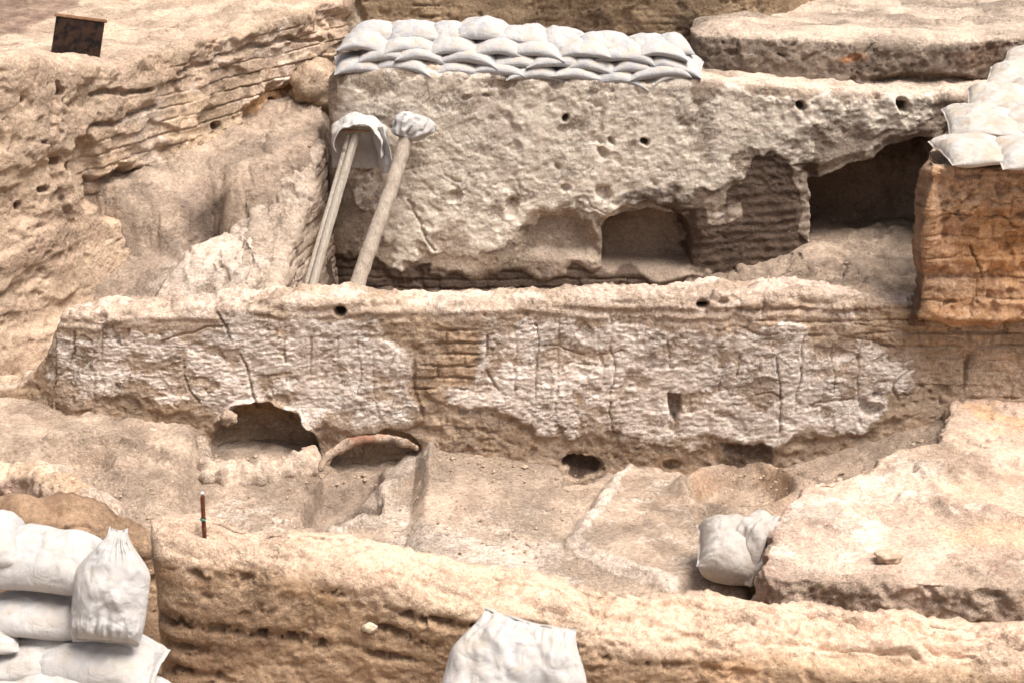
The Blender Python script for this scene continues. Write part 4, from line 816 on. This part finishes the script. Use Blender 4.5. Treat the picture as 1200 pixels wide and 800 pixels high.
# ================================================================== small things
def rod(name, label, base, h, r, cap=True, string=True):
    root = empty(name, base, label, 'rod')
    V = tube([(0, 0, -.08), (.002, 0, h*.5), (.004, 0, h)], [r, r, r], 12, .05, 3, 1., .01); mesh_obj('bar', V, grid_faces(*V.shape[:2], close_t=True), M['rust'], parent=root)
    if cap: V = tube([(.004, 0, h-.004), (.004, 0, h+.012)], [r*1.35, r*1.3], 12, 0, 3, 1., .003); mesh_obj('cap', V, grid_faces(*V.shape[:2], close_t=True), M['whitecap'], parent=root)
    if string:
        a = np.linspace(0, 2*math.pi, 24); V = tube([(1.15*r*math.cos(q), 1.15*r*math.sin(q), .05+.004*math.sin(3*q)) for q in a], [.0035]*24, 6, 0, 3, 1., .004); mesh_obj('string', V, grid_faces(*V.shape[:2], close_t=True), M['string'], parent=root)
b = hz(239, 619, 1.31); rod('iron_rod', 'rusty iron rod with a white tip standing in the foreground wall top', b, .185, .0105)
b = hy(760, 88, 15.06); rod('survey_rod', 'tiny rusty rod standing at the right end of the back sandbag row', b, .13, .011, False, False)
def panel():
    p = hy(88, 66, 14.6); root = empty('scorched_panel', p, 'black rusted sheet panel leaning on top of the left wall', 'panel'); root.rotation_euler = (R(-20), R(5), R(-12))
    def box(name, w, d, h, off, mat):
        x = np.array([-w, w]); V = [(sx*w+off[0], sy*d+off[1], sz*h+off[2]) for sx in (-1, 1) for sy in (-1, 1) for sz in (-1, 1)]
        Fq = [(0, 1, 3, 2), (4, 6, 7, 5), (0, 4, 5, 1), (2, 3, 7, 6), (0, 2, 6, 4), (1, 5, 7, 3)]
        o = mesh_obj(name, V, Fq, mat, parent=root, smooth=False); m = o.modifiers.new('bevel', 'BEVEL'); m.width = .006; m.segments = 2
    box('sheet', .225, .012, .2, (0, 0, .12), M['char']); box('top_rail', .24, .02, .014, (0, 0, .335), M['darkboard'])
panel()
def stone(loc, s, seed, label, group=None, mat=None):
    nu, nv = 28, 18; a = np.linspace(0, 2*math.pi, nu, endpoint=False); b_ = np.linspace(-math.pi/2, math.pi/2, nv); A_, B_ = np.meshgrid(a, b_, indexing='ij')
    D = np.stack([np.cos(A_)*np.cos(B_), np.sin(A_)*np.cos(B_), np.sin(B_)], -1); V = D*(1+.35*fbm(D, 1.3, seed, 3))[..., None]*np.array(s)
    o = mesh_obj('stone', V, grid_faces(nu, nv, close_s=True), mat or M['stone']); o.location = loc; return tag(o, label, 'stone', group)
stone(hz(1041, 652, .38), (.075, .06, .035), 3, 'flat oval cream stone lying on the platform', mat=M['grit'])
stone(hy(433, 735, 7.12), (.035, .02, .025), 4, 'pale rounded stone bedded in the face of the foreground wall')
stone(hz(557, 708, .86), (.02, .018, .015), 5, 'small white stone on the sloping shoulder of the foreground wall')
stone(hz(178, 507, .22), (.045, .035, .03), 6, 'small pale stone on the floor at the foot of the central wall')
stone(hy(372, 105, 16.3), (.24, .26, .26), 8, 'large tan lump of fallen mud between the left wall and the sandbag row', mat=M['left'])
stone(hy(268, 490, 11.05), (.06, .05, .06), 9, 'round tan stone in the mouth of the larger oven', mat=M['oven'])
def pebbles():
    rnd = random.Random(3); Vs, Fs, n = [], [], 0
    for i in range(2400):
        if i < 1700: x, y = rnd.uniform(-3, 3), rnd.uniform(9.2, 11.1); z = line_y(np.array(x), zc_pts)*(.45+.55*float(sst(9.3, 11.1, np.array(y))))+.01
        else: x, y = rnd.uniform(1.2, 3.2), rnd.uniform(13, 14.8); z = -.05+.42*float(sst(1.2, 3.2, np.array(x)))*float(sst(13.2, 14.6, np.array(y)))+.03
        s = .004+.012*rnd.random()**3
        for q in ((1, 0, 0), (0, 1, 0), (-1, 0, 0), (0, -1, 0), (0, 0, .8), (0, 0, -.8)): Vs.append((x+q[0]*s*rnd.uniform(.6, 1.3), y+q[1]*s*rnd.uniform(.6, 1.3), float(z)+q[2]*s))
        for t in ((0, 1, 4), (1, 2, 4), (2, 3, 4), (3, 0, 4), (1, 0, 5), (2, 1, 5), (3, 2, 5), (0, 3, 5)): Fs.append([n+k for k in t])
        n += 6
    for i in range(420):
        q = rnd.random()
        if q < .5: x = rnd.uniform(-3.2, 3.0); y = 11.1-abs(rnd.gauss(0, .12)); z = float(line_y(np.array(x), zc_pts))+.01
        elif q < .75: x = rnd.uniform(1.3, 3.1); y = rnd.uniform(12.8, 14.7); z = -.05+.42*float(sst(1.2, 3.2, np.array(x)))*float(sst(13.2, 14.6, np.array(y)))+.03
        else: x = rnd.uniform(-2.9, 3.2); y = rnd.uniform(8.4, 9.6); z = float(line_y(np.array(x), zc_pts))*.5
        s = .008+.022*rnd.random()**3
        for v in ((1, .2, 0), (.1, 1, 0), (-1, .1, 0), (0, -1, 0), (0, 0, .7), (0, 0, -.7)): Vs.append((x+v[0]*s*rnd.uniform(.5, 1.3), y+v[1]*s*rnd.uniform(.5, 1.3), z+v[2]*s*rnd.uniform(.6, 1.2)))
        for t in ((0, 1, 4), (1, 2, 4), (2, 3, 4), (3, 0, 4), (1, 0, 5), (2, 1, 5), (3, 2, 5), (0, 3, 5)): Fs.append([n+k for k in t])
        n += 6
    o = mesh_obj('pebbles', Vs, np.zeros((0, 4)), M['grit'], smooth=False, tris=Fs); tag(o, 'scattered small pebbles and grit lying on the trodden floors', 'pebbles', kind='stuff')
pebbles()
# ================================================================== light, sky, camera
S = bpy.context.scene
w = bpy.data.worlds.new('World'); S.world = w; w.use_nodes = True
EL, AZ = R(66), R(118)                         # sun high, from the viewer's right
sk = w.node_tree.nodes.new('ShaderNodeTexSky'); sk.sky_type = 'NISHITA'; sk.sun_disc = False; sk.sun_elevation = EL; sk.sun_rotation = AZ; sk.dust_density = 6; sk.air_density = .7; sk.ozone_density = .5
bg = w.node_tree.nodes['Background']; bg.inputs['Strength'].default_value = .075
hs = w.node_tree.nodes.new('ShaderNodeHueSaturation'); hs.inputs['Saturation'].default_value = .45; w.node_tree.links.new(sk.outputs[0], hs.inputs['Color']); w.node_tree.links.new(hs.outputs[0], bg.inputs[0])
sd = bpy.data.lights.new('sun', 'SUN'); sd.energy = 2.7; sd.angle = R(34); sd.color = (1, .955, .91)
so = bpy.data.objects.new('sun', sd); C.objects.link(so)
d = Vector((math.sin(AZ)*math.cos(EL), math.cos(AZ)*math.cos(EL), math.sin(EL)))
so.rotation_euler = d.to_track_quat('Z', 'Y').to_euler()
cam = bpy.data.cameras.new('camera'); co = bpy.data.objects.new('camera', cam); C.objects.link(co); S.camera = co
co.location = (0, 0, CZ); co.rotation_euler = (math.pi/2-PITCH, 0, 0); cam.sensor_width = 36; cam.lens = F/1200*36; cam.clip_start = .1; cam.clip_end = 3000
cam.dof.use_dof = True; cam.dof.focus_distance = 12.0; cam.dof.aperture_fstop = 4.0
S.view_settings.view_transform = 'Standard'; S.view_settings.look = 'None'; S.view_settings.exposure = 1.09; S.view_settings.gamma = 1
S.render.engine = 'CYCLES'
